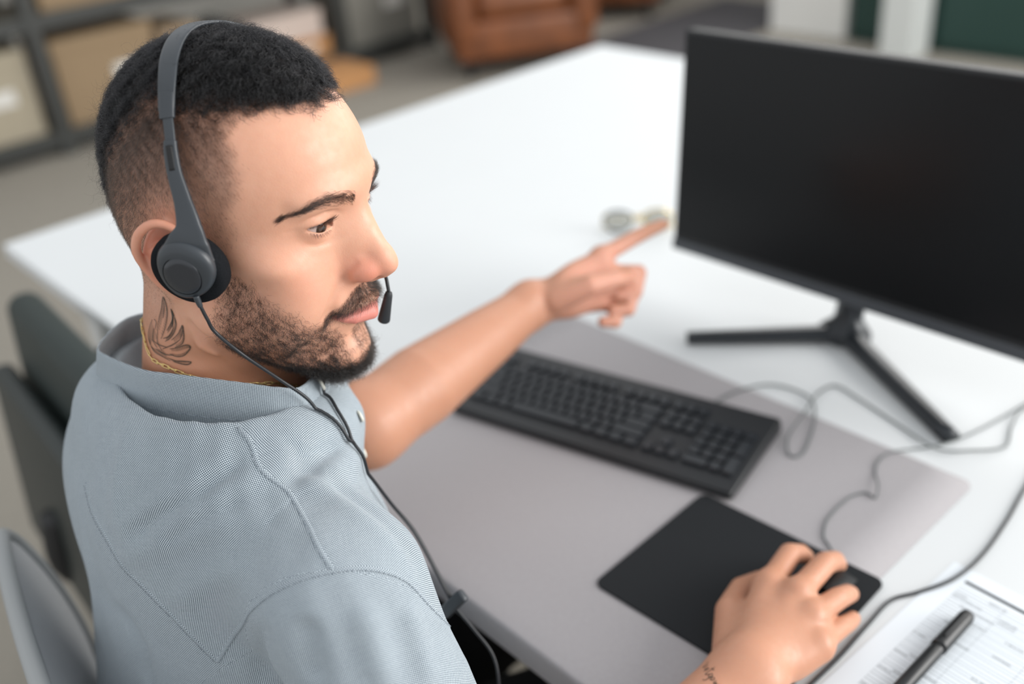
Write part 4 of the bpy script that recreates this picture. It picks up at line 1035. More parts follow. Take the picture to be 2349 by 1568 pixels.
# headset cables
cabR = [h2w((93.0, 23.4, -21)), (-.2389, -.1800, 1.1240), (-.2395, -.1765, 1.1120), (-.2290, -.1660, 1.0935), (-.2280, -.1450, 1.0640), (-.2220, -.1300, 1.0420), (-.2160, -.1240, 1.0210), (-.2050, -.1170, 1.0000), (-.2020, -.1040, .9680), (-.2060, -.0880, .9290), (-.1969, -.0773, .8979), (-.175, -.0768, .8692), (-.1572, -.0769, .8453), (-.1404, -.073, .8273), (-.123, -.0697, .8078), (-.1119, -.0752, .7868), (-.108, -.083, .755), (-.104, -.075, .70), (-.10, -.05, .64)]
cabL = [h2w((-93.2, 23.2, -20.5)), h2w((-84, 40, -60)), h2w((-52, 52, -110)), (-.2450, -.1010, 1.0400), (-.2330, -.1110, 1.0230), (-.2170, -.1170, 1.0120), (-.2040, -.1150, .9960), (-.2030, -.1020, .9640), (-.2080, -.0860, .9260), (-.1990, -.0750, .8960), (-.177, -.0745, .867), (-.1572, -.0755, .8453)]
def push_out(P, fld, margin):
    P = np.array(P, float)
    for _ in range(12):
        e = 0.0008; d = fld.ev(P); G = np.stack([fld.ev(P+np.eye(3)[k]*e)-d for k in range(3)], 1)/e; G /= np.linalg.norm(G, axis=1)[:, None]+1e-9
        P = P+G*np.clip(margin-d, 0, 0.004)[:, None]
    return P
_hi = HEAD_M.inverted()
for P_ in (cabR, cabL):
    o = tube('cable', push_out(catmull(P_, 12), shirt_f, 0.0022), 0.00125, CABLE, None, 8); o.parent = headset; o.matrix_parent_inverse = _hi
clip = link('cable_clip', from_bm('cable_clip', rbox(0.011, 0.007, 0.034, 0.0025, 3)), PLASTIC)
clip.matrix_world = Matrix.Translation((-.1572, -.0765, .8453))@Matrix.Rotation(R(35), 4, 'Y')@Matrix.Rotation(R(-15), 4, 'X'); clip.parent = headset; clip.matrix_parent_inverse = _hi
# ---------------------------------------------------------------- trousers and shoes (mostly under the desk)
tr = Field()
HIP = np.array([-0.325, -0.185, 0.545])
for sx in (-1, 1):
    hip = HIP+TR*0.085*sx; knee = hip+TF*0.42+TR*0.04*sx+np.array([0, 0, -0.015]); ank = knee+TF*0.02+np.array([0, 0, -0.44])
    tr.add(sdCurve([hip, 0.5*(hip+knee), knee], [0.098, 0.088, 0.066]), 0.04); tr.add(sdCurve([knee, 0.5*(knee+ank), ank], [0.066, 0.062, 0.052]), 0.02)
tr.add(sdE(HIP+[0, 0, 0.03], (0.165, 0.125, 0.105)), 0.05)
tV, tF_ = tr.mesh((-0.62, -0.36, 0.05), (0.10, 0.42, 0.72), 0.006)
TROUSER = plain('black_trouser_cloth', rgb(24, 25, 28), 0.9, 0, 0.2, nscale=300, namt=0.2)
trousers = link('trousers', mesh_np('trousers', tV, tF_), TROUSER, person)
SHOE = plain('black_shoe_leather', rgb(20, 20, 21), 0.4)
for sx in (-1, 1):
    hip = HIP+TR*0.085*sx; a = hip+TF*0.44+TR*0.04*sx
    sh = Field(); c0 = np.array([a[0], a[1], 0.0])
    sh.add(sdE(c0+[0, 0, 0.075], (0.046, 0.058, 0.055)), 0.01); sh.add(sdE(c0+TF*0.09+[0, 0, 0.042], (0.044, 0.125, 0.036), axes_rot(TF)), 0.03)
    sh.add((lambda X: 0.006-X[:, 2], c0, 9.0), 0.004, 'i')
    v, f = sh.mesh(c0+[-0.16, -0.16, -0.01], c0+[0.20, 0.28, 0.14], 0.006); link('shoe', mesh_np('shoe', v, f), SHOE, person)
tag(person, 'man in a grey shirt pointing at the monitor, other hand on the mouse, looking aside', 'person')
# ---------------------------------------------------------------- desk and everything on it
DZ = 0.74
WHITE_TOP = plain('white_laminate', rgb(214, 217, 218), 0.55, 0, 0.3, nscale=8, namt=0.015)
WHITE_METAL = plain('white_metal', rgb(214, 216, 216), 0.4)
BLACK = plain('black_plastic', rgb(20, 22, 24), 0.4, bump=0.05, bscale=1200)
desk = empty('desk', (-0.5, 0.81, 0)); tag(desk, 'long white office desk with a square far corner', 'desk')
def child(o, parent):
    o.parent = parent; o.matrix_parent_inverse = parent.matrix_world.inverted() if parent.matrix_world != Matrix.Identity(4) else Matrix.Translation(-Vector(parent.location)); return o
def bx(name, x0, x1, y0, y1, z0, z1, mat, parent=None, bev=0.002, seg=2):
    o = link(name, from_bm(name, rbox(x1-x0, y1-y0, z1-z0, bev, seg)), mat, None, smooth=False)
    c = Vector(((x0+x1)/2, (y0+y1)/2, (z0+z1)/2))
    if parent: o.parent = parent; c = c-Vector(parent.location)
    o.location = c; return o
bx('desk_top', -1.578, 0.62, 0.0, 1.622, DZ-0.025, DZ, WHITE_TOP, desk, 0.0025)
for x in (-1.45, 0.50):
    for y in (0.10, 1.52): bx('leg', x-0.03, x+0.03, y-0.03, y+0.03, 0.0, DZ-0.025, WHITE_METAL, desk, 0.003)
    bx('cross_beam', x-0.02, x+0.02, 0.13, 1.49, DZ-0.075, DZ-0.026, WHITE_METAL, desk, 0.003)
bx('frame_rail', -1.42, 0.47, 0.79, 0.83, DZ-0.075, DZ-0.026, WHITE_METAL, desk, 0.003)
# desk pad with a lip folded over the front edge
PADM = NT('grey_leatherette'); PADM.base(PADM.mix(PADM.noise(PADM.coord(), 240, 4), rgb(158, 154, 156), rgb(168, 165, 167)), 0.62, 0, 0.3); PADM.bump(PADM.noise(PADM.coord(), 1500, 2), 0.12, 0.0004)
def pad_mesh():
    x0, x1, y1, th, rad = -0.570, 0.0255, 0.4605, 0.0022, 0.012
    rows = []
    for y, z in ((-0.0042, DZ-0.030), (-0.0046, DZ-0.028), (-0.0046, DZ-0.004), (-0.0040, DZ+0.0004), (-0.0022, DZ+th-0.0005), (0.0, DZ+th), (0.02, DZ+th)): rows.append((y, z, 0))
    for k in range(1, 12): rows.append((0.02+(y1-rad-0.02)*k/11, DZ+th, 0))
    for k in range(1, 9):
        a = R(90*k/8); rows.append((y1-rad+rad*math.sin(a), DZ+th, rad*(1-math.cos(a))))
    bm = bmesh.new(); prev = None; ring_t = []
    xs = np.linspace(0, 1, 13)
    for y, z, ins in rows:
        cur = [bm.verts.new((x0+ins+(x1-x0-2*ins)*t, y, z)) for t in xs]
        if prev:
            for i in range(12): bm.faces.new((prev[i], prev[i+1], cur[i+1], cur[i]))
        prev = cur
    return from_bm('desk_pad', bm)
pad = link('desk_pad', pad_mesh(), PADM.m); _so = pad.modifiers.new('thickness', 'SOLIDIFY'); _so.thickness = 0.0016; _so.offset = -1.0; tag(pad, 'grey leatherette desk pad folded over the front edge of the white desk', 'desk pad')
PZ = DZ+0.0023
# mouse pad
mp = link('mouse_pad', from_bm('mouse_pad', rplate(0.205, 0.176, 0.0022, 0.010)), plain('black_cloth_pad', rgb(27, 30, 33), 0.75, 0, 0.3, nscale=600, namt=0.15, bump=0.2, bscale=2500), None, False)
mp.location = (-0.0665, 0.1810, PZ); mp.rotation_euler = (0, 0, R(2.0)); tag(mp, 'thin black mouse pad with rounded corners under the right hand', 'mouse pad')
# mouse
mouse = empty('mouse', (0.0035, 0.196, PZ+0.0023), (0, 0, R(4))); tag(mouse, 'small black computer mouse under the right hand', 'mouse')
def mouse_body(scale=1.0):
    bm = bmesh.new(); bmesh.ops.create_uvsphere(bm, u_segments=32, v_segments=20, radius=1.0)
    for v in bm.verts:
        x, y, z = v.co; sx = math.copysign(abs(x)**0.8, x); sy = math.copysign(abs(y)**0.85, y)
        w = 0.0265*(1-0.10*math.cos(y*2.2)); h = 0.0245*(1-0.20*max(y, 0)-0.05*max(-y, 0))
        v.co = (sx*w*scale, sy*0.048*scale, max(z, -0.05)*h*scale+0.0015)
    return bm
link('mouse_body', from_bm('mouse_body', mouse_body()), BLACK, mouse)
link('scroll_wheel', from_bm('scroll_wheel', rbox(0.004, 0.014, 0.012, 0.0015)), plain('rubber', rgb(40, 42, 45), 0.7), mouse).location = (0, 0.024, 0.0195)
for sx in (-1, 1):
    bm = rbox(0.021, 0.042, 0.0014, 0.0005, 1); o = link('button', from_bm('button', bm), BLACK, mouse); o.location = (sx*0.0112, 0.024, 0.0222); o.rotation_euler = (R(-13), R(16*sx), 0)
def cable(name, P, r, label, cat='cable', mat=None):
    pts = catmull(P, 10); o = tube(name, pts, r, mat or CABLE, None, 8); tag(o, label, cat); return o
GREYCABLE = plain('grey_cable', rgb(92, 98, 98), 0.5)
cz = PZ+0.0014
mcab = [(0.000, 0.240, PZ+0.008), (-0.006, 0.258, PZ+0.004)]+[(x, y, cz) for x, y in ((-.031, .280), (-.043, .289), (-.054, .314), (-.056, .355), (-.048, .374))]+[(-.036, .372, cz+.001), (-.042, .388, cz+.004)]+[(x, y, cz) for x, y in ((-.056, .408), (-.065, .428), (-.063, .453))]+[(-.034, .498, DZ+.0016), (-.015, .55, DZ+.0016), (.001, .631, DZ+.0016), (.02, .74, DZ+.0016), (.06, .95, DZ+.0016), (.20, 1.30, DZ+.0016), (.24, 1.60, DZ+.0016), (.245, 1.632, DZ-.004), (.247, 1.640, DZ-.06), (.25, 1.64, .30)]
cable('mouse_cable', mcab, 0.0010, 'thin kinked mouse cable lying across the grey desk pad', mat=GREYCABLE)
kcab = [(-.255, .384, PZ+.007), (-.264, .405, cz+.002)]+[(-.261, .445, cz), (-.239, .486, DZ+.0022), (-.194, .492, DZ+.0022), (-.162, .459, cz+.001), (-.134, .395, cz), (-.141, .378, cz), (-.161, .404, cz+.002), (-.174, .461, cz+.004), (-.185, .5, DZ+.004), (-.181, .532, DZ+.002), (-.145, .525, DZ+.002), (-.084, .506, DZ+.002), (-.03, .489, DZ+.0045), (-.001, .509, DZ+.0045), (.02, .541, DZ+.0022), (.009, .582, DZ+.0022), (.006, .619, DZ+.005), (.03, .68, DZ+.0022), (.07, .75, DZ+.0022), (.14, .98, DZ+.0022), (.28, 1.32, DZ+.0022), (.31, 1.60, DZ+.0022), (.315, 1.632, DZ-.004), (.317, 1.640, DZ-.06), (.32, 1.64, .30)]
cable('keyboard_cable', kcab, 0.0012, 'thicker looping keyboard cable crossing the back edge of the pad', mat=GREYCABLE)
ucab = [(.38, 1.64, .30), (.377, 1.640, DZ-.06), (.375, 1.632, DZ-.004), (.37, 1.60, DZ+.002), (.30, 1.20, DZ+.002), (.14, .85, DZ+.002), (.07, .66, DZ+.002), (.060, .55, DZ+.002), (.066, .483, DZ+.002), (.074, .427, DZ+.002), (.079, .365, DZ+.0022), (.075, .318, DZ+.003), (.06, .282, DZ+.002), (.047, .256, DZ+.002), (.047, .219, DZ+.002), (.049, .17, DZ+.002), (.048, .126, DZ+.002), (.046, .07, DZ+.002), (.05, .01, DZ+.002), (.055, -.012, DZ-.01), (.056, -.016, DZ-.10)]
cable('usb_cable', ucab, 0.0017, 'dark cable curving over the corner of the printed sheet')
# keyboard
KBODY = plain('keyboard_plastic', rgb(26, 28, 31), 0.42); KEYM = plain('key_plastic', rgb(27, 31, 36), 0.22, 0, 0.6)
kb = empty('keyboard', (-0.3350, 0.2990, PZ), (0, 0, R(13.4))); tag(kb, 'full-size black keyboard lying askew on the grey desk pad', 'keyboard')
KL, KW = 0.366, 0.142
def wedge():
    bm = rbox(KL, KW, 1.0, 0)
    for v in bm.verts:
        top = v.co.z > 0; f = v.co.y/KW+0.5
        v.co.z = (0.010+0.010*f) if top else 0.001
    bmesh.ops.bevel(bm, geom=bm.edges[:], offset=0.003, segments=3, affect='EDGES'); return bm
link('case', from_bm('case', wedge()), KBODY, kb, False)
tilt = math.atan2(0.010, KW); U = 0.01535
key_cache = {}
def key(u, v, w=1.0, h=1.0):
    k = (w, h)
    if k not in key_cache:
        bm = rbox(U*w-0.0016, U*h-0.0016, 0.0050, 0.0)
        tz = max(v_.co.z for v_ in bm.verts)
        for v_ in bm.verts:
            if v_.co.z > tz-1e-6: v_.co.x -= math.copysign(0.0011, v_.co.x); v_.co.y -= math.copysign(0.0011, v_.co.y)
        bmesh.ops.bevel(bm, geom=bm.edges[:], offset=0.0006, segments=1, affect='EDGES'); me = from_bm('key', bm); me.materials.append(KEYM); key_cache[k] = me
    o = bpy.data.objects.new('key', key_cache[k]); COL.objects.link(o); o.parent = kb
    x = -KL/2+0.0105+(u+w/2)*U; y = KW/2-0.022-(v+h/2)*U; f = y/KW+0.5
    o.location = (x, y, 0.010+0.010*f+0.0018); o.rotation_euler = (tilt, 0, 0)
def rowkeys(v, ws, u0=0.0):
    u = u0
    for w in ws:
        if w > 0: key(u, v, w)
        u += abs(w)
rowkeys(0, [1, -1, 1, 1, 1, 1, -.5, 1, 1, 1, 1, -.5, 1, 1, 1, 1]); rowkeys(0, [1, 1, 1], 15.25)
rowkeys(1.25, [1]*13+[2]); rowkeys(2.25, [1.5]+[1]*12+[1.5]); rowkeys(3.25, [1.75]+[1]*11+[2.25]); rowkeys(4.25, [2.25]+[1]*10+[2.75]); rowkeys(5.25, [1.25]*3+[6.25]+[1.25]*4)
for v in (1.25, 2.25): rowkeys(v, [1, 1, 1], 15.25)
key(16.25, 4.25); rowkeys(5.25, [1, 1, 1], 15.25)
for v in (1.25, 2.25, 3.25, 4.25): rowkeys(v, [1, 1, 1], 18.5)
key(21.5, 1.25); key(21.5, 2.25, 1, 2); key(21.5, 4.25, 1, 2); key(18.5, 5.25, 2); key(20.5, 5.25)
# monitor
mon = empty('monitor', (-0.2200, 0.640, DZ)); tag(mon, 'large black flat monitor switched off, on a slim V-shaped stand', 'monitor')
SCREEN = plain('dark_screen', rgb(8, 10, 12), 0.30, 0, 0.3); BEZEL = plain('monitor_bezel', rgb(24, 26, 28), 0.55); CHIN = plain('monitor_chin', rgb(66, 69, 73), 0.32)
tiltm = Matrix.Rotation(R(-5), 4, 'X')
panel = link('panel', from_bm('panel', rbox(0.545, 0.026, 0.300, 0.004, 3)), BEZEL, mon, False); panel.matrix_local = Matrix.Translation((0.004, -0.0125, 0.2215))@tiltm
scr = link('screen', from_bm('screen', rbox(0.535, 0.002, 0.274, 0.0004, 1)), SCREEN, panel, False); scr.location = (0, -0.0128, 0.0085)
ch = link('lower_bezel', from_bm('lower_bezel', rbox(0.545, 0.006, 0.0155, 0.0015, 2)), CHIN, panel, False); ch.location = (0, -0.0120, -0.1420)
link('back_shell', from_bm('back_shell', rbox(0.36, 0.045, 0.20, 0.018, 4)), BEZEL, mon).matrix_local = Matrix.Translation((0, 0.018, 0.225))@tiltm
STAND = plain('stand_metal', rgb(36, 40, 44), 0.30, 0.3)
neckP = catmull([(-0.012, -0.002, 0.010), (-0.010, 0.004, 0.05), (-0.004, 0.018, 0.11), (0, 0.03, 0.17)], 8)
tube('stand_neck', neckP, [0.021]*5+[0.019]*(len(neckP)-5), STAND, mon, 14, flat=(1.0, 0.62), up=(0, 1, 0))
_hub = Field(); _hub.add(sdE((-0.012, -0.004, 0.012), (0.036, 0.026, 0.011)), 0.01); _hub.add(sdRC((-0.012, -0.002, 0.012), (-0.010, 0.004, 0.05), 0.020, 0.014), 0.02); _hub.add((lambda X: 0.0015-X[:, 2], np.zeros(3), 9.0), 0.002, 'i')
_v, _f2 = _hub.mesh((-0.07, -0.06, -0.01), (0.06, 0.06, 0.08), 0.003); link('stand_hub', mesh_np('stand_hub', _v, _f2), STAND, mon)
for q in ((-0.165, -0.136), (0.193, -0.127)):
    a = np.array([-0.010, -0.006, 0.0125]); b = np.array([q[0], q[1], 0.0075]); d_ = (b-a)/np.linalg.norm(b-a); n_ = 14
    w_ = np.interp(np.linspace(0, 1, n_), [0, .15, 1], [0.020, 0.0155, 0.0115]); P_ = np.array([a-d_*0.008+(b-a+d_*0.008)*t for t in np.linspace(0, 1, n_)])
    tube('stand_foot', P_, w_, STAND, mon, 14, flat=(1.0, 0.60), up=(0, 0, 1))
# sheet of paper with a printed table
def paper_material():
    t = NT('printed_sheet'); co = t.coord('Object'); sep = t.n('ShaderNodeSeparateXYZ'); t.l(co, sep.inputs[0]); x, y = sep.outputs[0], sep.outputs[1]
    def band(v, lo, hi, soft=0.00015): return t.math('MULTIPLY', t.ramp(v, lo-soft, lo+soft), t.ramp(v, hi-soft, hi+soft, 1, 0))
    inx = band(x, 0.020, 0.196); iny = band(y, -0.282, -0.024)
    row = t.math('FRACT', t.math('DIVIDE', y, 0.0042)); rl = t.math('LESS_THAN', row, 0.16); zeb = t.math('LESS_THAN', t.math('FRACT', t.math('DIVIDE', y, 0.0084)), 0.5)
    cell = t.n('ShaderNodeCombineXYZ'); t.l(t.math('FLOOR', t.math('DIVIDE', y, 0.0042)), cell.inputs[1]); t.l(t.math('FLOOR', t.math('DIVIDE', x, 0.016)), cell.inputs[0])
    wn = t.n('ShaderNodeTexWhiteNoise', noise_dimensions='2D'); t.l(cell.outputs[0], wn.inputs['Vector'])
    has = t.math('GREATER_THAN', wn.outputs['Value'], 0.84)
    tx = t.n('ShaderNodeCombineXYZ'); t.l(t.math('MULTIPLY', x, 1500.), tx.inputs[0]); t.l(t.math('MULTIPLY', y, 500.), tx.inputs[1])
    glyph = t.math('GREATER_THAN', t.noise(tx.outputs[0], 1.0, 1), 0.47); mid = band(row, 0.32, 0.80, 0.05)
    txt = t.math('MULTIPLY', t.math('MULTIPLY', has, glyph), mid)
    colv = None
    for xx in (0.020, 0.062, 0.104, 0.150, 0.196):
        b_ = band(x, xx-0.0003, xx+0.0003); colv = b_ if colv is None else t.math('MAXIMUM', colv, b_)
    inside = t.math('MULTIPLY', inx, iny)
    ink = t.math('MULTIPLY', inside, t.math('MAXIMUM', t.math('MAXIMUM', t.math('MULTIPLY', rl, 0.62), t.math('MULTIPLY', txt, 0.6)), t.math('MULTIPLY', colv, 0.35)))
    bar = t.math('MULTIPLY', inx, band(y, -0.0190, -0.0150))
    c = t.mix(t.math('MULTIPLY', inside, t.math('MULTIPLY', zeb, 0.10)), rgb(225, 231, 236), rgb(150, 160, 168))
    c = t.mix(ink, c, rgb(40, 46, 52)); c = t.mix(bar, c, rgb(34, 38, 42)); t.base(c, 0.6, 0, 0.3); return t.m
paper = link('paper_sheet', from_bm('paper_sheet', rbox(0.210, 0.297, 0.0004, 0, 1, center=(0.105, -0.1485, 0.0002))), paper_material(), None, False)
paper.location = (0.0640, 0.3410, DZ+0.0001); paper.rotation_euler = (0, 0, R(-3.0)); tag(paper, 'white sheet printed with a ruled table, lying under the black pen', 'paper')
# pen
pen = empty('pen', (0.1065, 0.2800, DZ+0.0078)); pen.rotation_euler = (R(90), 0, R(-1.0)); tag(pen, 'thick black capped pen lying on the printed sheet', 'pen')
PEN = plain('pen_plastic', rgb(20, 22, 24), 0.38)
link('cap', from_bm('cap', lathe_bm([(0, 0), (0.0038, 0.0002), (0.0058, 0.0018), (0.0067, 0.006), (0.0071, 0.050), (0.0070, 0.0535), (0, 0.0535)], 28)), PEN, pen)
link('barrel', from_bm('barrel', lathe_bm([(0, 0.0535), (0.0062, 0.0535), (0.0063, 0.056), (0.0061, 0.057), (0.0064, 0.058), (0.0062, 0.128), (0.0045, 0.134), (0, 0.135)], 28)), PEN, pen)
o = link('clip', from_bm('clip', rbox(0.0022, 0.0016, 0.036, 0.0006, 2)), PEN, pen); o.location = (0.0, 0.0076, 0.026)
# small dark and gold thing by the monitor: folded spectacles
gl = empty('spectacles', (-0.672, 0.735, DZ+0.001), (0, 0, R(42))); tag(gl, 'folded dark spectacles with a gold rim lying beyond the pointing finger', 'spectacles')
DARKG = plain('dark_frame', rgb(46, 48, 42), 0.35); GLASSM = NT('lens_glass'); GLASSM.base((0.25, 0.27, 0.24, 1), 0.05); GLASSM.b.inputs['Alpha'].default_value = 0.35
for sx in (-1, 1):
    C = [(sx*0.032+0.024*math.cos(a), 0.003*math.cos(2*a), 0.021+0.019*math.sin(a)) for a in np.linspace(0, 2*math.pi, 28, endpoint=False)]
    v, f = tube_np(C, 0.0017, 8, True); link('rim', mesh_np('rim', v, f), DARKG if sx < 0 else GOLD, gl)
    bm = lathe_bm([(0, 0.0006), (0.0225, 0.0004), (0.0225, -0.0004), (0, -0.0006)], 28)
    for v_ in bm.verts: v_.co = Vector((v_.co.x+sx*0.032, v_.co.z, v_.co.y*0.82+0.021))
    link('lens', from_bm('lens', bm), GLASSM.m, gl)
    tube('temple', catmull([(sx*0.056, 0, 0.028), (sx*0.050, 0.010, 0.024), (-sx*0.02, 0.014+0.004*sx, 0.014), (-sx*0.060, 0.016+0.004*sx, 0.003)], 6), 0.0017, GOLD, gl, 8)
tube('bridge', catmull([(-0.009, 0.001, 0.026), (0, 0.001, 0.030), (0.009, 0.001, 0.026)], 6), 0.0014, GOLD, gl, 8)
# ---------------------------------------------------------------- chairs and the room behind
CARPET = NT('carpet'); CARPET.base(CARPET.mix(CARPET.noise(CARPET.coord(), 90, 5, 0.7), rgb(136, 131, 122), rgb(170, 164, 153)), 0.95, 0, 0.1); CARPET.bump(CARPET.noise(CARPET.coord(), 400, 4), 0.5, 0.004)
fl = bx('floor', -6.5, 4.5, -3.5, 6.0, -0.05, 0.0, CARPET.m, None, 0); tag(fl, kind='structure')
WALL = plain('wall_paint', rgb(196, 194, 188), 0.8)
w1 = bx('wall_left', -6.5, -6.4, -3.5, 6.0, 0, 2.9, WALL, None, 0); tag(w1, kind='structure')
w2 = bx('wall_back', -6.4, 4.5, 5.9, 6.0, 0, 2.9, WALL, None, 0); tag(w2, kind='structure')
# --- the person's chair
MESHM = NT('chair_mesh')
_a = MESHM.n('ShaderNodeAttribute', attribute_name='wv'); _s = MESHM.n('ShaderNodeSeparateXYZ'); MESHM.l(_a.outputs['Vector'], _s.inputs[0])
_u = MESHM.math('SINE', MESHM.math('MULTIPLY', _s.outputs[0], 2*math.pi/0.0030)); _v = MESHM.math('SINE', MESHM.math('MULTIPLY', _s.outputs[1], 2*math.pi/0.0022))
_k = MESHM.ramp(MESHM.math('ADD', MESHM.math('MULTIPLY', _u, 0.5), _v), -0.4, 0.7); MESHM.base(MESHM.mix(_k, rgb(132, 134, 138), rgb(214, 216, 218)), 0.7, 0, 0.3); MESHM.bump(_k, 0.5, 0.0006)
CHAIRP = plain('pale_grey_chair_plastic', rgb(150, 153, 154), 0.5); CHBLACK = plain('chair_black_plastic', rgb(22, 23, 25), 0.5)
CY = R(-9)
chair = empty('office_chair', (-0.335, -0.20, 0), (0, 0, CY)); tag(chair, 'office chair with a pale grey mesh back under the seated man', 'chair')
def back_mesh():
    nu, nv = 60, 40; V = []; uv = []
    for j in range(nv+1):
        t = j/nv; z = 0.50+0.362*t; hw = 0.205*(1-0.06*t) if t < 0.9 else 0.205*(1-0.06*t)*math.sqrt(max(0.0, 1-((t-0.9)/0.1*0.42)**2))
        for i in range(nu+1):
            s = i/nu*2-1; x = s*hw; drop = -0.010*max(0, t-0.8)/0.2*abs(s)**6
            y = -0.134+0.006*s*s+0.030*math.sin(t*math.pi*0.9)-0.02*t
            V.append((x, y, z+drop)); uv.append((x, z))
    F = [(j*(nu+1)+i, j*(nu+1)+i+1, (j+1)*(nu+1)+i+1, (j+1)*(nu+1)+i) for j in range(nv) for i in range(nu)]
    me = mesh_np('backrest_mesh', V, F); wv_attr(me, np.array(uv)); return me, np.array(V).reshape(nv+1, nu+1, 3)
bmsh, BVg = back_mesh(); bo = link('backrest_mesh', bmsh, MESHM.m, chair); sol = bo.modifiers.new('thickness', 'SOLIDIFY'); sol.thickness = 0.005; sol.offset = 0
rimp = np.concatenate([BVg[:, 0], BVg[-1, 1:], BVg[-2::-1, -1], BVg[0, -2:0:-1]])
v, f = tube_np(rimp, 0.0075, 10, True); link('backrest_frame', mesh_np('backrest_frame', v, f), CHAIRP, chair)
tube('back_support', catmull([(0, -0.165, 0.60), (0, -0.20, 0.50), (0, -0.16, 0.41), (0, -0.03, 0.395)], 8), 0.022, CHBLACK, chair, 12)
o = link('seat', from_bm('seat', rbox(0.47, 0.46, 0.065, 0.028, 5)), plain('grey_seat_fabric', rgb(96, 98, 102), 0.9, nscale=200, namt=0.1), chair); o.location = (0, 0.09, 0.425)
link('gas_lift', from_bm('gas_lift', lathe_bm([(0, 0.08), (0.03, 0.08), (0.03, 0.24), (0.02, 0.245), (0.02, 0.395), (0, 0.395)], 24)), CHBLACK, chair).location = (0, 0.05, 0)
def star_base(parent, off):
    for k in range(5):
        a = 2*math.pi*k/5+0.3; d_ = np.array([math.cos(a), math.sin(a), 0])
        P_ = np.array([np.array(off)+d_*t*0.30+np.array([0, 0, 0.105-0.03*t]) for t in np.linspace(0, 1, 6)])
        tube('base_arm', P_, np.linspace(0.026, 0.016, 6), CHBLACK, parent, 10, flat=(1, 0.6), up=(0, 0, 1))
        bm = lathe_bm([(0, -0.011), (0.022, -0.011), (0.025, -0.007), (0.025, 0.007), (0.022, 0.011), (0, 0.011)], 20); bmesh.ops.rotate(bm, cent=(0, 0, 0), matrix=Matrix.Rotation(R(90), 3, 'X'), verts=bm.verts)
        w = link('caster', from_bm('caster', bm), CHBLACK, parent); w.location = tuple(np.array(off)+d_*0.30+np.array([0, 0, 0.0255])); w.rotation_euler = (0, 0, a+0.7)
star_base(chair, (0, 0.05, 0))
# --- dark green chair pulled up further along the desk
GREEN = plain('dark_green_upholstery', rgb(36, 46, 44), 0.55, 0, 0.4, nscale=60, namt=0.15); GREEN2 = plain('dark_green_shell', rgb(27, 36, 35), 0.45)
gc = empty('green_chair', (-0.975, -0.112, 0), (0, 0, R(-3))); tag(gc, 'dark green padded chair pulled up to the desk behind the man', 'chair')
o = link('back_cushion', from_bm('back_cushion', rbox(0.44, 0.055, 0.36, 0.026, 5)), GREEN, gc); o.location = (0, 0.0, 0.625); o.rotation_euler = (R(-6), 0, 0)
o = link('back_shell', from_bm('back_shell', rbox(0.45, 0.035, 0.30, 0.016, 5)), GREEN2, gc); o.location = (0.02, -0.060, 0.560); o.rotation_euler = (R(-6), 0, 0)
o = link('seat', from_bm('seat', rbox(0.47, 0.45, 0.07, 0.030, 5)), GREEN, gc); o.location = (0, 0.22, 0.44)
for sx in (-1, 1):
    o = link('armrest', from_bm('armrest', rbox(0.06, 0.24, 0.03, 0.012, 3)), CHBLACK, gc); o.location = (sx*0.255, 0.12, 0.62)
    tube('arm_post', catmull([(sx*0.255, 0.12, 0.61), (sx*0.262, 0.13, 0.50), (sx*0.20, 0.18, 0.42)], 5), 0.014, CHBLACK, gc, 10)
tube('back_support', catmull([(0, -0.075, 0.55), (0, -0.08, 0.45), (0, 0.02, 0.395), (0, 0.16, 0.395)], 6), 0.022, CHBLACK, gc, 12)
link('gas_lift', from_bm('gas_lift', lathe_bm([(0, 0.08), (0.03, 0.08), (0.03, 0.24), (0.02, 0.245), (0.02, 0.40), (0, 0.40)], 24)), CHBLACK, gc).location = (0, 0.20, 0)
star_base(gc, (0, 0.20, 0))
# --- storage rack with boxes
RACK = plain('dark_rack_metal', rgb(58, 60, 58), 0.5); BOARD = plain('rack_board', rgb(118, 112, 98), 0.8)
rack = empty('storage_rack', (-4.80, 1.5, 0)); tag(rack, 'dark metal storage rack standing on the carpet behind the man', 'rack')
for y in (-0.55, 1.06, 2.68, 3.30):
    for x in (-4.57, -5.05): bx('post', x-0.03, x+0.03, y-0.03, y+0.03, 0, 1.9, RACK, rack, 0.003)
for z in (0.08, 0.61, 1.15, 1.70):
    for x in (-4.57, -5.05): bx('rail', x-0.02, x+0.02, -0.55, 3.30, z-0.04, z+0.03, RACK, rack, 0.003)
    bx('shelf_board', -5.04, -4.58, -0.54, 3.29, z+0.0, z+0.025, BOARD, rack, 0.002)
rr = random.Random(4)
KIN = [('kraft brown', (150, 128, 100)), ('beige', (170, 160, 140)), ('grey', (132, 130, 122)), ('tan', (160, 138, 112)), ('pale', (186, 180, 168)), ('orange brown', (190, 140, 92)), ('dark', (74, 72, 68))]
BOXM = {n: plain(n.replace(' ', '_')+'_card', rgb(*c), 0.85, nscale=14, namt=0.06) for n, c in KIN}
TAPE = plain('packing_tape', rgb(176, 150, 112), 0.3); BOXLAB = plain('blank_box_label', rgb(222, 220, 214), 0.6)
SPECS = [(0.50, 1.00, 0.40, 'beige', 0), (1.12, 1.62, 0.40, 'kraft brown', 0), (1.66, 1.86, 0.34, 'tan', 0), (2.00, 2.08, 0.30, 'dark', 0), (2.12, 2.62, 0.115, 'orange brown', 0), (2.76, 3.24, 0.42, 'grey', 0),
         (0.22, 0.92, 0.38, 'dark', 1), (1.14, 1.70, 0.34, 'kraft brown', 1)]
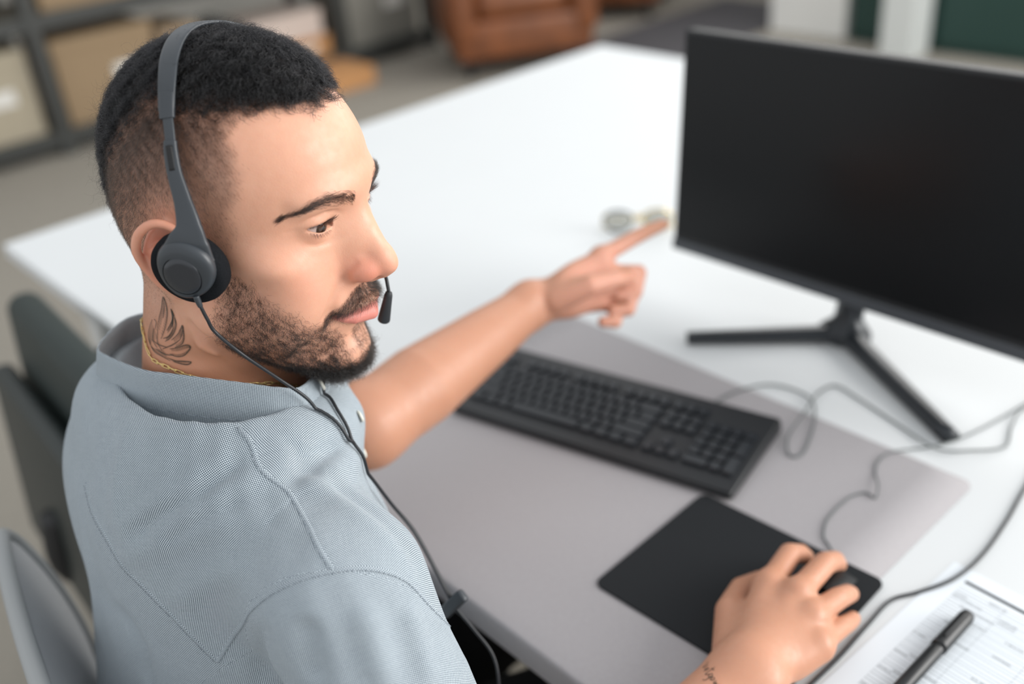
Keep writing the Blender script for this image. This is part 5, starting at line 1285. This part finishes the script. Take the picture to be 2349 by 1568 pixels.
for k, (y0, y1, h_, c, lv) in enumerate(SPECS):
    z = (0.08, 0.61)[lv]+0.026; w_ = y1-y0; dpt = 0.40 if w_ > 0.15 else 0.28; x1 = -4.60-0.01*rr.random()
    b = empty('storage_box', (x1-dpt/2, (y0+y1)/2, z))
    place = 'lower' if lv == 0 else 'upper'
    tag(b, f'{c} storage box with a lid on the {place} board of the dark rack', 'box', f'boxes on the {place} rack board')
    o = link('body', from_bm('body', rbox(dpt, w_, h_*0.86, 0.004, 2)), BOXM[c], b, False); o.location = (0, 0, h_*0.43)
    o = link('lid', from_bm('lid', rbox(dpt+0.008, w_+0.008, h_*0.16, 0.004, 2)), BOXM[c], b, False); o.location = (0, 0, h_*0.92)
    if w_ > 0.15:
        o = link('label_card', from_bm('label_card', rbox(0.003, min(0.14, w_*0.4), min(0.07, h_*0.3), 0.0005, 1)), BOXLAB, b, False); o.location = (dpt/2+0.001, w_*0.18, h_*0.5)
b = empty('storage_box', (-4.79, 2.37, 0.222)); tag(b, 'pale pinkish flat box on top of the orange brown box', 'box', 'boxes on the lower rack board')
PINK = plain('pale_pink_card', rgb(206, 190, 180), 0.7)
link('body', from_bm('body', rbox(0.36, 0.44, 0.11, 0.004, 2)), PINK, b, False).location = (0, 0, 0.055); link('lid', from_bm('lid', rbox(0.37, 0.45, 0.035, 0.004, 2)), PINK, b, False).location = (0, 0, 0.125)
# low board and carton on the floor before the rack
ob = bx('floor_carton', -4.50, -4.20, 2.30, 2.62, 0.0, 0.10, BOXM['orange brown'], None, 0.004); tag(ob, 'small orange brown carton on the carpet before the rack', 'carton')
# --- brown leather armchair beyond the desk
LEATHER = NT('brown_leather'); LEATHER.base(LEATHER.mix(LEATHER.noise(LEATHER.coord(), 9, 4), rgb(66, 37, 24), rgb(150, 88, 48)), 0.42, 0, 0.5); LEATHER.bump(LEATHER.noise(LEATHER.coord(), 120, 3), 0.3, 0.002)
def armchair(loc, rz, label):
    a = empty('armchair', loc, (0, 0, rz)); tag(a, label, 'armchair', 'brown leather armchairs')
    def cu(nm, sx, sy, sz, bev, at_, rx=0):
        o = link(nm, from_bm(nm, rbox(sx, sy, sz, bev, 5)), LEATHER.m, a); o.location = at_; o.rotation_euler = (rx, 0, 0)
    cu('base', 0.74, 0.70, 0.20, 0.03, (0, 0, 0.20)); cu('seat_cushion', 0.50, 0.56, 0.16, 0.06, (0, 0.06, 0.37)); cu('backrest', 0.74, 0.18, 0.55, 0.07, (0, -0.30, 0.52), R(-8))
    for sx in (-1, 1): cu('arm', 0.15, 0.70, 0.42, 0.065, (sx*0.325, 0.02, 0.38))
    for x in (-0.3, 0.3):
        for y in (-0.28, 0.28):
            f_ = link('foot', from_bm('foot', lathe_bm([(0, 0), (0.018, 0), (0.026, 0.10), (0, 0.10)], 14)), CHBLACK, a); f_.location = (x, y, 0)
armchair((-3.88, 3.35, 0), R(-120), 'brown leather armchair nearest the far desk corner'); armchair((-4.25, 4.55, 0), R(-150), 'brown leather armchair further off beside the dark rug')
rug = bx('rug', -3.75, -3.02, 3.55, 5.10, 0.0, 0.012, plain('dark_grey_rug', rgb(74, 72, 75), 0.95, nscale=120, namt=0.15), None, 0.004); tag(rug, 'dark grey rug on the carpet beyond the desk', 'rug')
# --- green cabinets, white post and plinth
CAB = plain('dark_green_cabinet', rgb(30, 62, 56), 0.5, nscale=20, namt=0.08)
for k in range(2):
    x0 = -2.50+k*0.98
    c = empty('cabinet', (x0+0.48, 4.78, 0)); tag(c, ['dark green cabinet between the white plinth and the white post', 'dark green cabinet beyond the white post, above the monitor'][k], 'cabinet', 'dark green cabinets')
    bx('body', x0, x0+0.96, 4.53, 5.03, 0, 1.05, CAB, c, 0.004)
    for j in range(2):
        d = bx('door', x0+0.01+j*0.475, x0+0.475+j*0.475, 4.51, 4.529, 0.04, 1.02, CAB, c, 0.003)
        h_ = link('handle', from_bm('handle', rbox(0.012, 0.02, 0.14, 0.004, 2)), CHBLACK, d, False); h_.location = (0.19 if j == 0 else -0.19, -0.018, 0.1)
post = bx('pillar', -2.205, -2.035, 4.30, 4.48, 0, 2.9, plain('white_post_paint', rgb(214, 218, 216), 0.6), None, 0.004); tag(post, 'white square post before the dark green cabinets', 'post', kind='structure')
pln = bx('plinth', -3.00, -2.53, 4.52, 5.0, 0.0, 0.62, plain('white_plinth_paint', rgb(238, 238, 234), 0.5), None, 0.006); tag(pln, 'white low plinth at the end of the dark green cabinets', 'plinth')
